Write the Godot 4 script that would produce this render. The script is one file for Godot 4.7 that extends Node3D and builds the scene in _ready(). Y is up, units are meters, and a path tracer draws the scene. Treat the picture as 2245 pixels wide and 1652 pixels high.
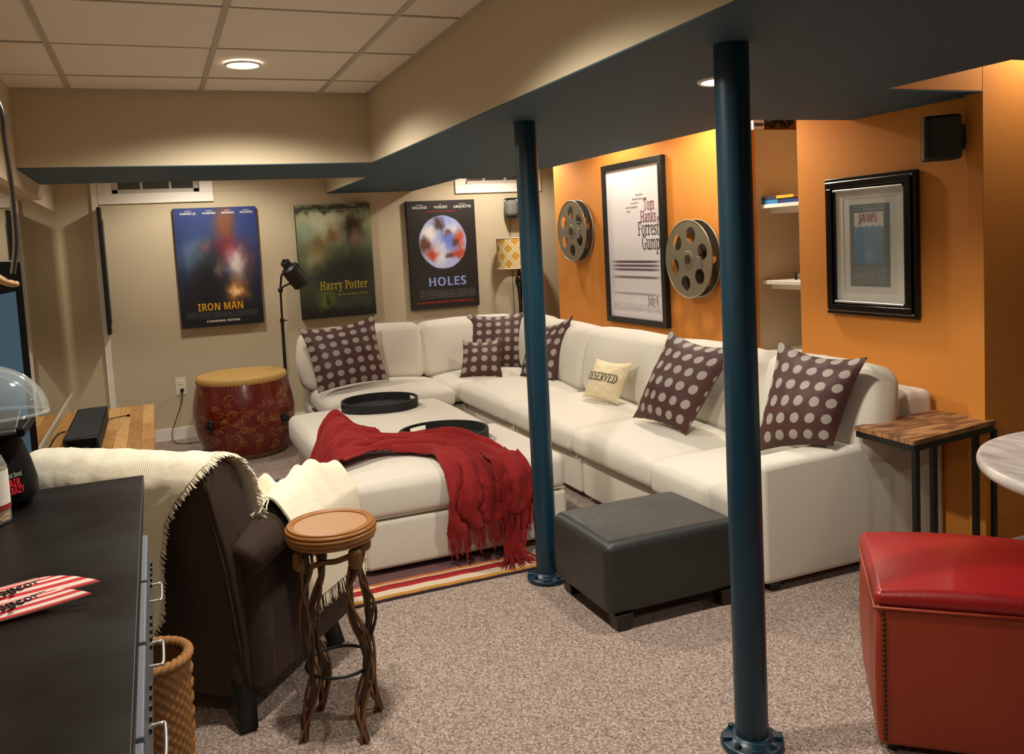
extends Node3D
# A basement film room: sectional sofa, ottomans, posters, blue posts. x runs right along the poster wall, y up, z towards the camera.

const CH := 2.255      # ceiling height
const BH := 1.88       # underside of the beam
const ZB := -7.05      # poster wall
const XR := 3.04       # orange wall

# ---------------------------------------------------------------- mesh builder
class MB:
	var v := PackedVector3Array()
	var n := PackedVector3Array()
	var uv := PackedVector2Array()
	var ix := PackedInt32Array()
	var xf := Transform3D()

	func grid(f: Callable, us: PackedFloat32Array, vs: PackedFloat32Array, flip := false) -> MB:
		var b := v.size()
		var i0 := ix.size()
		var nu := us.size()
		var nv := vs.size()
		for j in nv:
			for i in nu:
				v.append(xf * (f.call(us[i], vs[j]) as Vector3))
				n.append(Vector3.ZERO)
				uv.append(Vector2(us[i], vs[j]))
		for j in nv - 1:
			for i in nu - 1:
				var a := b + j * nu + i
				quad(a, a + 1, a + nu + 1, a + nu, flip)
		smooth(b, i0)
		return self

	func quad(a: int, b: int, c: int, d: int, flip := false) -> void:
		if flip:
			ix.append_array([a, b, c, a, c, d])
		else:
			ix.append_array([a, c, b, a, d, c])

	func smooth(b: int, i0: int) -> void:
		var key := {}
		var id := PackedInt32Array()
		var acc := PackedVector3Array()
		id.resize(v.size() - b)
		for i in range(b, v.size()):
			var q := Vector3i((v[i] * 20000.0).round())
			if not key.has(q):
				key[q] = acc.size()
				acc.append(Vector3.ZERO)
			id[i - b] = key[q]
		for t in range(i0, ix.size(), 3):
			var p := ix[t]
			var q := ix[t + 1]
			var r := ix[t + 2]
			var m := (v[r] - v[p]).cross(v[q] - v[p])
			acc[id[p - b]] += m
			acc[id[q - b]] += m
			acc[id[r - b]] += m
		for i in range(b, v.size()):
			if n[i] == Vector3.ZERO:
				var m := acc[id[i - b]]
				n[i] = m.normalized() if m.length_squared() > 1e-24 else Vector3.UP

	# box with rounded edges; bulge (optional) moves each point: f(unit position) -> offset
	func rbox(c: Vector3, s: Vector3, r := 0.004, k := 2, m := 1, bulge = null) -> MB:
		var h := s * 0.5
		r = minf(r, minf(h.x, minf(h.y, h.z)) * 0.999)
		var t := PackedFloat32Array()   # -1..1 marks: k steps of rounding, m steps of flat
		for i in k:
			t.append(-1.0 - float(k - i) / k)
		for i in m + 1:
			t.append(-1.0 + 2.0 * i / m)
		for i in k:
			t.append(1.0 + float(i + 1) / k)
		var ax := [[0, 1, 2], [1, 2, 0], [2, 0, 1]]
		var b0 := v.size()
		var i0 := ix.size()
		for a in ax:
			for sg in [1.0, -1.0]:
				var b := v.size()
				for j in t.size():
					for i in t.size():
						var p := Vector3()
						var q := Vector3()
						for e in 2:
							var tt: float = t[i] if e == 0 else t[j]
							var w: int = a[e]
							var inner := h[w] - r
							var f := clampf(tt, -1, 1) * inner
							var over := 0.0
							if absf(tt) > 1.0:
								over = signf(tt) * tan((absf(tt) - 1.0) * PI / 4)
							q[w] = f
							p[w] = over
						var w2: int = a[2]
						q[w2] = sg * (h[w2] - r)
						p[w2] = sg
						var nn := p.normalized()
						var pos := q + nn * r
						var u2 := Vector2(pos[a[0]] / h[a[0]], pos[a[1]] / h[a[1]]) * 0.5 + Vector2(0.5, 0.5)
						if bulge != null:
							pos += bulge.call(Vector3(pos.x / h.x, pos.y / h.y, pos.z / h.z)) as Vector3
							n.append(Vector3.ZERO)
						else:
							n.append((xf.basis * nn).normalized())
						v.append(xf * (c + pos))
						uv.append(u2)
				var nt := t.size()
				for j in nt - 1:
					for i in nt - 1:
						var o := b + j * nt + i
						quad(o, o + 1, o + nt + 1, o + nt, sg < 0)
		if bulge != null:
			smooth(b0, i0)
		return self

	# profile of Vector2(radius, height), round the y axis
	func lathe(prof: PackedVector2Array, segs := 32, c := Vector3.ZERO, sharp := false) -> MB:
		var runs := [prof]
		if sharp:
			runs = []
			for i in prof.size() - 1:
				runs.append(PackedVector2Array([prof[i], prof[i + 1]]))
		for run in runs:
			var us := PackedFloat32Array()
			for i in segs + 1:
				us.append(float(i) / segs)
			var vs := PackedFloat32Array()
			for i in run.size():
				vs.append(float(i) / (run.size() - 1))
			var f := func(u: float, w: float) -> Vector3:
				var q: Vector2 = run[int(round(w * (run.size() - 1)))]
				var a := u * TAU
				if u >= 1.0: a = 0.0
				return c + Vector3(q.x * cos(a), q.y, -q.x * sin(a))
			grid(f, us, vs)
		return self

	func tube(pts: PackedVector3Array, rad, segs := 8, closed := false, caps := true) -> MB:
		var m := pts.size()
		var b := v.size()
		var i0 := ix.size()
		var up := Vector3.UP
		var rings := m + 1 if closed else m
		for i in rings:
			var k := i % m
			var d: Vector3
			if closed:
				d = pts[(k + 1) % m] - pts[(k + m - 1) % m]
			else:
				d = pts[mini(k + 1, m - 1)] - pts[maxi(k - 1, 0)]
			d = d.normalized()
			if i == 0:
				up = Vector3.UP if absf(d.y) < 0.9 else Vector3.RIGHT
			var x := up.cross(d).normalized()
			var y := d.cross(x).normalized()
			up = y
			var r: float = rad if rad is float else rad[k]
			for j in segs + 1:
				var a := TAU * (j % segs) / segs
				v.append(xf * (pts[k] + (x * cos(a) + y * sin(a)) * r))
				n.append(Vector3.ZERO)
				uv.append(Vector2(float(j) / segs, float(i) / (rings - 1)))
		var w := segs + 1
		for i in rings - 1:
			for j in segs:
				var o := b + i * w + j
				quad(o, o + 1, o + w + 1, o + w)
		smooth(b, i0)
		if caps and not closed:
			for e in [0, m - 1]:
				var o: int = b + e * w
				var c := v.size()
				var dir := (xf.basis * (pts[1] - pts[0])).normalized() * -1.0 if e == 0 else (xf.basis * (pts[m - 1] - pts[m - 2])).normalized()
				v.append(xf * pts[e])
				n.append(dir)
				uv.append(Vector2(0.5, 0.5))
				for j in segs + 1:
					v.append(v[o + j])
					n.append(dir)
					uv.append(Vector2(0.5, 0.5))
				for j in segs:
					if e == 0:
						ix.append_array([c, c + 1 + j, c + 2 + j])
					else:
						ix.append_array([c, c + 2 + j, c + 1 + j])
		return self

	# polygon in (x, y), extruded along z from 0 to d
	func prism(poly: PackedVector2Array, d: float) -> MB:
		var p := poly
		if not Geometry2D.is_polygon_clockwise(p):
			p = poly.duplicate()
		else:
			p = poly.duplicate()
			p.reverse()
		# is_polygon_clockwise is for y down: p now runs one way; find its true turn
		var area := 0.0
		for i in p.size():
			area += p[i].cross(p[(i + 1) % p.size()])
		if area < 0:
			p.reverse()
		var tri := Geometry2D.triangulate_polygon(p)
		for e in 2:
			var b := v.size()
			var z := d if e == 1 else 0.0
			var dir := (xf.basis * Vector3(0, 0, 1 if e == 1 else -1)).normalized()
			for q in p:
				v.append(xf * Vector3(q.x, q.y, z))
				n.append(dir)
				uv.append(q)
			for t in range(0, tri.size(), 3):
				var a := p[tri[t]]
				var ccw := (p[tri[t + 1]] - a).cross(p[tri[t + 2]] - a) > 0
				if ccw == (e == 1):
					ix.append_array([b + tri[t], b + tri[t + 2], b + tri[t + 1]])
				else:
					ix.append_array([b + tri[t], b + tri[t + 1], b + tri[t + 2]])
		for i in p.size():
			var a := p[i]
			var c := p[(i + 1) % p.size()]
			var b := v.size()
			var e := c - a
			var dir := (xf.basis * Vector3(e.y, -e.x, 0)).normalized()
			for q in [Vector3(a.x, a.y, 0), Vector3(c.x, c.y, 0), Vector3(c.x, c.y, d), Vector3(a.x, a.y, d)]:
				v.append(xf * q)
				n.append(dir)
				uv.append(Vector2(q.x + q.z, q.y))
			quad(b, b + 1, b + 2, b + 3)
		return self

	# a flat rectangle with uv 0..1: corner at bottom left, across, up
	func card(o: Vector3, x: Vector3, y: Vector3) -> MB:
		var b := v.size()
		var dir := (xf.basis * x.cross(y)).normalized()
		for q in [Vector2(0, 0), Vector2(1, 0), Vector2(1, 1), Vector2(0, 1)]:
			v.append(xf * (o + x * q.x + y * q.y))
			n.append(dir)
			uv.append(Vector2(q.x, 1.0 - q.y))
		quad(b, b + 1, b + 2, b + 3)
		return self

	func mesh() -> ArrayMesh:
		var a := []
		a.resize(Mesh.ARRAY_MAX)
		a[Mesh.ARRAY_VERTEX] = v
		a[Mesh.ARRAY_NORMAL] = n
		a[Mesh.ARRAY_TEX_UV] = uv
		a[Mesh.ARRAY_INDEX] = ix
		var m := ArrayMesh.new()
		m.add_surface_from_arrays(Mesh.PRIMITIVE_TRIANGLES, a)
		return m

# ---------------------------------------------------------------- naming and tagging
var used := {}
var rng := RandomNumberGenerator.new()
var M := {}

func numbered(called: String) -> String:
	var k: int = used.get(called, 0)
	used[called] = k + 1
	return called if k == 0 else "%s_%03d" % [called, k]

func tag(o: Node, label: String, category := "", group := "", kind := "") -> Node:
	if label: o.set_meta("label", label)
	if category: o.set_meta("category", category)
	if group: o.set_meta("group", group)
	if kind: o.set_meta("kind", kind)
	return o

func thing(called: String, label: String, category: String, at := Vector3.ZERO, turn := 0.0, group := "") -> Node3D:
	var o := Node3D.new()
	o.name = numbered(called)
	add_child(o)
	o.position = at
	o.rotation.y = turn
	tag(o, label, category, group)
	return o

func obj(called: String, mb, m: Material, parent: Node = null) -> MeshInstance3D:
	var o := MeshInstance3D.new()
	o.mesh = mb.mesh() if mb is MB else mb
	o.material_override = m
	if parent == null:
		o.name = numbered(called)
		add_child(o)
	else:
		o.name = called
		parent.add_child(o, true)
	return o

func struct(called: String, mb, m: Material, label: String, category: String) -> MeshInstance3D:
	var o := obj(called, mb, m)
	tag(o, label, category, "", "structure")
	return o

func sthing(called: String, label: String, category: String) -> Node3D:
	var o := thing(called, label, category)
	o.set_meta("kind", "structure")
	return o

func bx(c: Vector3, s: Vector3, r := 0.003) -> MB:
	return MB.new().rbox(c, s, r, 1 if r < 0.004 else 3)

func span(a: Vector3, b: Vector3, r := 0.002) -> MB:      # a box from corner to corner
	return bx((a + b) * 0.5, (b - a).abs(), r)

func marks(a: float, b: float, k: int) -> PackedFloat32Array:
	var t := PackedFloat32Array()
	for i in k + 1:
		t.append(lerpf(a, b, float(i) / k))
	return t

func curve(pts: PackedVector3Array, k := 8) -> PackedVector3Array:   # Catmull-Rom through the points
	var out := PackedVector3Array()
	for i in pts.size() - 1:
		for j in k:
			out.append(pts[i].cubic_interpolate(pts[i + 1], pts[maxi(i - 1, 0)], pts[mini(i + 2, pts.size() - 1)], float(j) / k))
	out.append(pts[pts.size() - 1])
	return out

func words(parent: Node, text: String, font: Font, h: float, at: Vector3, basis: Basis, m: Material, width := 0.0, called := "lettering", depth := 0.0012) -> MeshInstance3D:
	var t := TextMesh.new()
	t.text = text
	t.font = font
	t.font_size = 64
	t.pixel_size = h / 46.0
	t.depth = depth
	t.curve_step = 1.0
	var o := obj(called, t, m, parent)
	o.position = at
	o.basis = basis
	if width > 0:
		var w := t.get_aabb().size.x
		if w > 0:
			o.basis = basis * Basis.from_scale(Vector3(width / w, 1, 1))
	return o

func fnt(name: String, weight := 400, italic := false) -> SystemFont:
	var f := SystemFont.new()
	f.font_names = PackedStringArray([name])
	f.font_weight = weight
	f.font_italic = italic
	return f

# ---------------------------------------------------------------- pictures and materials
func c8(h: String) -> Color:
	return Color.html(h)

func pic(w: int, h: int, f: Callable) -> ImageTexture:
	var d := PackedByteArray()
	d.resize(w * h * 3)
	var k := 0
	for y in h:
		for x in w:
			var c: Color = f.call((x + 0.5) / w, (y + 0.5) / h)
			d[k] = int(clampf(c.r, 0, 1) * 255)
			d[k + 1] = int(clampf(c.g, 0, 1) * 255)
			d[k + 2] = int(clampf(c.b, 0, 1) * 255)
			k += 3
	return ImageTexture.create_from_image(Image.create_from_data(w, h, false, Image.FORMAT_RGB8, d))

func noisetex(freq: float, size := 256, type := FastNoiseLite.TYPE_SIMPLEX_SMOOTH, octaves := 3, seed_ := 1, ramp = null) -> NoiseTexture2D:
	var n := FastNoiseLite.new()
	n.noise_type = type
	n.frequency = freq
	n.fractal_octaves = octaves
	n.seed = seed_
	var t := NoiseTexture2D.new()
	t.width = size
	t.height = size
	t.seamless = true
	t.noise = n
	if ramp: t.color_ramp = ramp
	return t

func ramp(stops: Array) -> Gradient:
	var g := Gradient.new()
	var o := PackedFloat32Array()
	var c := PackedColorArray()
	for s in stops:
		o.append(s[0])
		c.append(c8(s[1]))
	g.offsets = o
	g.colors = c
	return g

func mat(hex: String, rough := 0.8, metal := 0.0) -> StandardMaterial3D:
	var m := StandardMaterial3D.new()
	m.albedo_color = c8(hex)
	m.roughness = rough
	m.metallic = metal
	return m

func tri(m: StandardMaterial3D, scale: float, world := false) -> StandardMaterial3D:
	m.uv1_triplanar = true
	m.uv1_world_triplanar = world
	m.uv1_scale = Vector3.ONE * scale
	return m

func bump(m: StandardMaterial3D, t: Texture2D, cm: float) -> StandardMaterial3D:
	m.heightmap_enabled = true
	m.heightmap_texture = t
	m.heightmap_scale = cm
	return m

func printed(t: Texture2D, rough := 0.5) -> StandardMaterial3D:
	var m := StandardMaterial3D.new()
	m.albedo_texture = t
	m.roughness = rough
	m.texture_repeat = false
	return m

# soft blobs of colour: [x, y, rx, ry, colour, strength]
func blobs(base: Array, list: Array, sharp := 2.0) -> Callable:
	var g := FastNoiseLite.new()
	g.seed = 9
	g.frequency = 6.0
	return func(x: float, y: float) -> Color:
		var c: Color = (base[0] as Color).lerp(base[1], y)
		var wx := x + g.get_noise_2d(x, y) * 0.05
		var wy := y + g.get_noise_2d(x + 7.0, y) * 0.05
		for b in list:
			var dx: float = (wx - b[0]) / b[2]
			var dy: float = (wy - b[1]) / b[3]
			var r := dx * dx + dy * dy
			if r < 4.0:
				c = c.lerp(b[4], b[5] * exp(-pow(r, sharp)))
		return c

func make_materials() -> void:
	var fine := noisetex(0.06, 512, FastNoiseLite.TYPE_SIMPLEX_SMOOTH, 4, 3)
	M.grain = noisetex(0.35, 256, FastNoiseLite.TYPE_SIMPLEX, 2, 5)
	M.blot = fine
	# woven cloth relief
	var weave := pic(128, 128, func(x, y):
		var a := sin(x * TAU * 16) * sin(y * TAU * 16)
		var b := 0.5 + 0.35 * a + 0.15 * sin(x * TAU * 47 + y * 9.0)
		return Color(b, b, b))
	M.weave = weave
	M.wall = bump(tri(mat("c6b799", 0.85), 1.5, true), M.grain, 0.04)
	M.orange = bump(tri(mat("cf8430", 0.8), 1.5, true), M.grain, 0.04)
	M.blue_ceiling = bump(tri(mat("2c4a5a", 0.7), 1.5, true), M.grain, 0.03)
	M.post = mat("093142", 0.36)
	M.post.clearcoat_enabled = true
	M.post.clearcoat = 0.12
	M.post.clearcoat_roughness = 0.25
	M.white_trim = mat("efe8da", 0.45)
	M.tile = bump(tri(mat("eae2d2", 0.95), 4.0, true), noisetex(0.25, 256, FastNoiseLite.TYPE_SIMPLEX, 3, 8), 0.12)
	M.tbar = mat("b4ad9e", 0.6)
	M.dark_void = mat("0c0b0a", 0.95)
	M.night = mat("050607", 0.9)
	var gl := StandardMaterial3D.new()
	gl.albedo_color = Color(0.9, 0.95, 0.95, 0.08)
	gl.transparency = BaseMaterial3D.TRANSPARENCY_ALPHA
	gl.roughness = 0.03
	M.glass = gl
	M.lens = mat("fff4e2", 0.5)
	M.lens.emission_enabled = true
	M.lens.emission = c8("fff0dc")
	M.lens.emission_energy_multiplier = 7.0
	M.mirror = mat("cfccc6", 0.02, 1.0)
	M.black = mat("0d0d0d", 0.45)
	M.black_gloss = mat("0b0a0a", 0.15)
	M.black_matte = mat("121212", 0.75)
	M.chrome = mat("c8c8cc", 0.18, 1.0)
	M.silver = mat("b9b4ac", 0.35, 0.9)
	# carpet: flecked loops
	var cn := FastNoiseLite.new()
	cn.noise_type = FastNoiseLite.TYPE_CELLULAR
	cn.cellular_return_type = FastNoiseLite.RETURN_CELL_VALUE
	cn.frequency = 0.2
	cn.seed = 4
	var cn2 := FastNoiseLite.new()
	cn2.noise_type = FastNoiseLite.TYPE_SIMPLEX
	cn2.frequency = 0.11
	cn2.seed = 12
	var cols := [c8("665951"), c8("8d7d73"), c8("a69487"), c8("b7a598"), c8("d0c0b2"), c8("97877c"), c8("78695f"), c8("e0d2c4")]
	var N := 1024
	var carpet := pic(N, N, func(x, y):
		var px: float = x * N
		var py: float = y * N
		# blend across the border so that the tile repeats without a seam
		var a := cn.get_noise_2d(px, py * 0.8)
		var e := minf(minf(px, N - px), minf(py, N - py))
		if e < 6.0: a = cn.get_noise_2d(fmod(px + 512.0, N), fmod(py + 512.0, N))
		var k := int((a * 0.5 + 0.5) * 7.99)
		var c: Color = cols[clampi(k, 0, 7)]
		var s := cn2.get_noise_2d(px, py) * 0.24
		return c * (1.0 + s))
	M.carpet = StandardMaterial3D.new()
	M.carpet.albedo_texture = carpet
	M.carpet.albedo_color = c8("e3dfde")
	M.carpet.roughness = 1.0
	tri(M.carpet, 1.0 / 1.4, true)
	bump(M.carpet, noisetex(0.16, 512, FastNoiseLite.TYPE_SIMPLEX, 2, 15), 0.4)
	# cloths
	M.sofa = bump(tri(mat("d6cfc1", 0.95), 7.0), weave, 0.06)
	M.sofa.rim_enabled = true
	M.sofa.rim = 0.25
	M.throw_white = bump(tri(mat("ece1c8", 1.0), 9.0), weave, 0.25)
	M.throw_white.rim_enabled = true
	M.throw_white.rim = 0.4
	M.throw_red = bump(tri(mat("86110f", 0.95), 9.0), weave, 0.25)
	M.throw_red.rim_enabled = true
	M.throw_red.rim = 0.3
	M.brown_suede = bump(tri(mat("2f1d0e", 0.85), 5.0), M.grain, 0.05)
	M.brown_suede.rim_enabled = true
	M.brown_suede.rim = 0.5
	M.brown_suede.rim_tint = 0.7
	M.leather_black = bump(tri(mat("2a2c2a", 0.42), 4.0), noisetex(0.12, 256, FastNoiseLite.TYPE_CELLULAR, 2, 21), 0.05)
	M.leather_black.roughness_texture = noisetex(0.03, 256, FastNoiseLite.TYPE_SIMPLEX_SMOOTH, 4, 31, ramp([[0.0, "b0b0b0"], [0.5, "e0e0e0"], [1.0, "ffffff"]]))
	M.leather_black.roughness = 0.5
	M.leather_red = bump(tri(mat("96191a", 0.33), 4.0), noisetex(0.14, 256, FastNoiseLite.TYPE_CELLULAR, 2, 22), 0.03)
	M.leather_red_warm_lit = bump(tri(mat("98361a", 0.42), 4.0), noisetex(0.14, 256, FastNoiseLite.TYPE_CELLULAR, 2, 22), 0.04)  # same red leather, warm light on the sides put into the colour
	M.dots = StandardMaterial3D.new()
	M.dots.albedo_texture = pic(512, 512, func(x, y):
		var px: float = (x - 0.5) * 6.6
		var py: float = (y - 0.5) * 6.6
		var dx := px - roundf(px)
		var dy := py - roundf(py)
		var r := sqrt(dx * dx + dy * dy)
		var w := 0.03 * sin(x * 400.0) * sin(y * 400.0)
		var base := Color(0.275 + w, 0.15 + w, 0.13 + w)
		return base.lerp(Color(0.60, 0.57, 0.53), clampf((0.325 - r) * 30.0, 0, 1)))
	M.dots.roughness = 0.62
	M.dots.rim_enabled = true
	M.dots.rim = 0.0
	M.cream = bump(tri(mat("e2d3ac", 0.9), 8.0), weave, 0.15)
	M.ink = mat("16130f", 0.7)
	# woods
	M.staves = []
	for i in 5:
		var g := noisetex(0.012, 512, FastNoiseLite.TYPE_SIMPLEX_SMOOTH, 5, 40 + i, ramp([[0.0, ["a87439", "b88547", "9a6a34", "c3914f", "8f6231"][i]], [0.5, ["c08a4c", "cf9c5c", "ae7c42", "d8a866", "a8773e"][i]], [1.0, ["cd9a5b", "dcb071", "bd8b4d", "e2b878", "b98a4d"][i]]]))
		var m := StandardMaterial3D.new()
		m.albedo_texture = g
		m.roughness = 0.42
		tri(m, 1.0)
		m.uv1_scale = Vector3(6, 2, 1.1)
		M.staves.append(m)
	var rw := StandardMaterial3D.new()
	rw.albedo_texture = noisetex(0.01, 512, FastNoiseLite.TYPE_SIMPLEX_SMOOTH, 5, 61, ramp([[0.0, "4d3220"], [0.35, "7a5233"], [0.6, "a07347"], [1.0, "bf9363"]]))
	rw.roughness = 0.5
	M.rustic = tri(rw, 1.0)
	rw.uv1_scale = Vector3(0.9, 1, 5)
	var mb := StandardMaterial3D.new()
	mb.albedo_texture = noisetex(0.008, 512, FastNoiseLite.TYPE_SIMPLEX_SMOOTH, 5, 77, ramp([[0.0, "9b928d"], [0.4, "b9b0a9"], [0.7, "d0c6bc"], [1.0, "e0d6ca"]]))
	mb.roughness = 0.25
	M.marble = tri(mb, 1.0)
	mb.uv1_scale = Vector3(2.6, 1, 1.0)
	M.espresso = mat("100d0a", 0.32)
	M.espresso.metallic_specular = 0.3
	M.espresso.albedo_texture = noisetex(0.02, 256, FastNoiseLite.TYPE_SIMPLEX_SMOOTH, 4, 88, ramp([[0.0, "c8c0b8"], [1.0, "ffffff"]]))
	M.espresso.roughness_texture = noisetex(0.012, 256, FastNoiseLite.TYPE_SIMPLEX_SMOOTH, 4, 89, ramp([[0.0, "a0a0a0"], [1.0, "ffffff"]]))
	M.espresso.roughness = 0.5
	tri(M.espresso, 1.2)
	M.dark_wood = mat("20140d", 0.4)
	M.rattan = mat("95602c", 0.4)
	M.rattan_dark = mat("6f4a22", 0.5)
	M.vine = mat("3a2410", 0.55)
	M.cane = StandardMaterial3D.new()
	M.cane.albedo_texture = pic(256, 256, func(x, y):
		var a := 0.5 + 0.5 * sin(x * TAU * 26)
		var b := 0.5 + 0.5 * sin(y * TAU * 26)
		var k := 0.72 + 0.28 * (a if int(y * 26) % 2 == 0 else 1.0 - a) * b
		return Color(0.80 * k, 0.60 * k, 0.40 * k))
	M.cane.roughness = 0.5
	M.wicker = bump(tri(mat("82582c", 0.7), 5.0), M.grain, 0.1)
	M.wicker_lit = bump(tri(mat("a0703c", 0.7), 5.0), M.grain, 0.1)  # lighter copy of the wicker, its lit tone put into the colour
	M.steel_blue = mat("5b626b", 0.5, 0.2)
	M.gunmetal = bump(tri(mat("968c76", 0.42, 0.6), 3.0), fine, 0.02)
	M.gunmetal_dark = mat("4c463b", 0.5, 0.7)
	M.plate = mat("e6dcc6", 0.5)

func spot(parent: Node, at: Vector3, energy: float, angle := 78.0, size := 0.05, color := Color(1.0, 0.965, 0.91)) -> void:
	var s := SpotLight3D.new()
	s.name = "light"
	s.light_energy = energy
	s.light_color = color
	s.spot_angle = angle
	s.spot_angle_attenuation = 0.45
	s.spot_range = 14.0
	s.spot_attenuation = 2.0
	s.light_size = size
	s.shadow_enabled = true
	parent.add_child(s, true)
	s.position = at
	s.rotation.x = -PI / 2

# a recessed LED downlight: trim ring, glowing lens and its light just below
func downlight(at: Vector3, label: String, energy: float, angle := 78.0, lens := true) -> void:
	var o := thing("recessed_light", label, "ceiling light", at, 0.0, "recessed downlights")
	obj("trim_ring", MB.new().lathe(PackedVector2Array([Vector2(0.068, 0.004), Vector2(0.07, -0.004), Vector2(0.078, -0.005), Vector2(0.082, 0.0), Vector2(0.082, 0.003)]), 32), M.white_trim, o)
	obj("lens", MB.new().lathe(PackedVector2Array([Vector2(0.070, 0.003), Vector2(0.055, -0.003), Vector2(0.0, -0.006)]), 32), M.lens, o)
	spot(o, Vector3(0, -0.03, 0), energy, angle)

func _ready() -> void:
	rng.seed = 20
	# ------------------------------------------------ camera: a cropped, upright phone picture, so the lens is shifted
	var F := 1860.77
	var near := 0.05
	var cam := Camera3D.new()
	cam.name = "camera"
	cam.keep_aspect = Camera3D.KEEP_HEIGHT
	add_child(cam)
	cam.set_frustum(1652.0 / F * near, Vector2((1122.5 - 1086.45) / F, (682.2 - 826.0) / F) * near, near, 60.0)
	cam.position = Vector3(0, 1.41, 0)
	cam.basis = Basis(Vector3.UP, deg_to_rad(-21.7797)) * Basis(Vector3.RIGHT, deg_to_rad(-4.6714)) * Basis(Vector3.BACK, deg_to_rad(-3.1071))
	cam.current = true
	# ------------------------------------------------ surroundings and exposure: a closed basement at night
	var env := Environment.new()
	env.background_mode = Environment.BG_COLOR
	env.background_color = Color(0.004, 0.005, 0.007)
	env.tonemap_mode = Environment.TONE_MAPPER_LINEAR
	env.tonemap_exposure = 1.0
	env.sdfgi_enabled = true
	env.ssao_enabled = true
	env.ssil_enabled = true
	var we := WorldEnvironment.new()
	we.name = "environment"
	we.environment = env
	add_child(we)
	make_materials()
	# ------------------------------------------------ lights
	downlight(Vector3(0.443, CH - 0.004, -3.97), "round recessed light glowing in a tile of the drop ceiling", 2.2, 77)
	downlight(Vector3(0.443, CH - 0.004, -2.15), "unseen recessed light in the tile ceiling nearer than the glowing one in view", 2.9, 72.5)  # out of view, set to light the beam face and front floor
	downlight(Vector3(0.443, CH - 0.004, -0.2), "unseen recessed light in the tile ceiling above the dark dresser", 0.9, 72)  # out of view, placed to light the dresser and front carpet
	downlight(Vector3(1.715, BH - 0.003, -2.25), "recessed light under the blue beam, half hidden by the nearer post", 1.25, 72)
	downlight(Vector3(2.1, BH - 0.003, -0.4), "unseen recessed light under the blue beam behind the viewer", 0.3, 74)  # out of view, placed to light the near end of the room faintly
	downlight(Vector3(0.4, CH - 0.004, -6.3), "unseen recessed light in the far pocket above the leftmost poster", 1.35, 78)  # hidden above the soffit, lights the left posters
	downlight(Vector3(2.75, CH - 0.004, -6.4), "unseen recessed light in the far pocket above the yellow lamp", 1.35, 78)  # hidden above the soffit, lights the far right corner
	downlight(Vector3(2.70, CH - 0.004, -5.1), "unseen recessed light above the tall white poster on the orange wall", 0.75, 78)  # hidden behind the beam edge, lights the far orange wall
	downlight(Vector3(2.66, CH - 0.004, -3.96), "unseen recessed light above the shelf niche in the orange wall", 1.5, 78)  # hidden behind the beam edge, lights the niche and nearby walls
	downlight(Vector3(3.25, CH - 0.004, -2.2), "unseen recessed light in the pocket beside the orange header", 0.42, 82)  # out of view, placed close to brighten the top of the orange wall
	build_room()
	build_objects()

func plan(poly: PackedVector2Array, y0: float, y1: float) -> MB:   # polygon in (x, z), between two heights
	var mb := MB.new()
	var p := PackedVector2Array()
	for q in poly:
		p.append(Vector2(q.x, -q.y))
	mb.xf = Transform3D(Basis(Vector3(1, 0, 0), Vector3(0, 0, -1), Vector3(0, 1, 0)), Vector3(0, y0, 0))
	return mb.prism(p, y1 - y0)

func join(parts: Array) -> MB:
	var o := MB.new()
	for p in parts:
		var b := o.v.size()
		o.v.append_array(p.v)
		o.n.append_array(p.n)
		o.uv.append_array(p.uv)
		for i in p.ix:
			o.ix.append(b + i)
	return o

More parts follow.
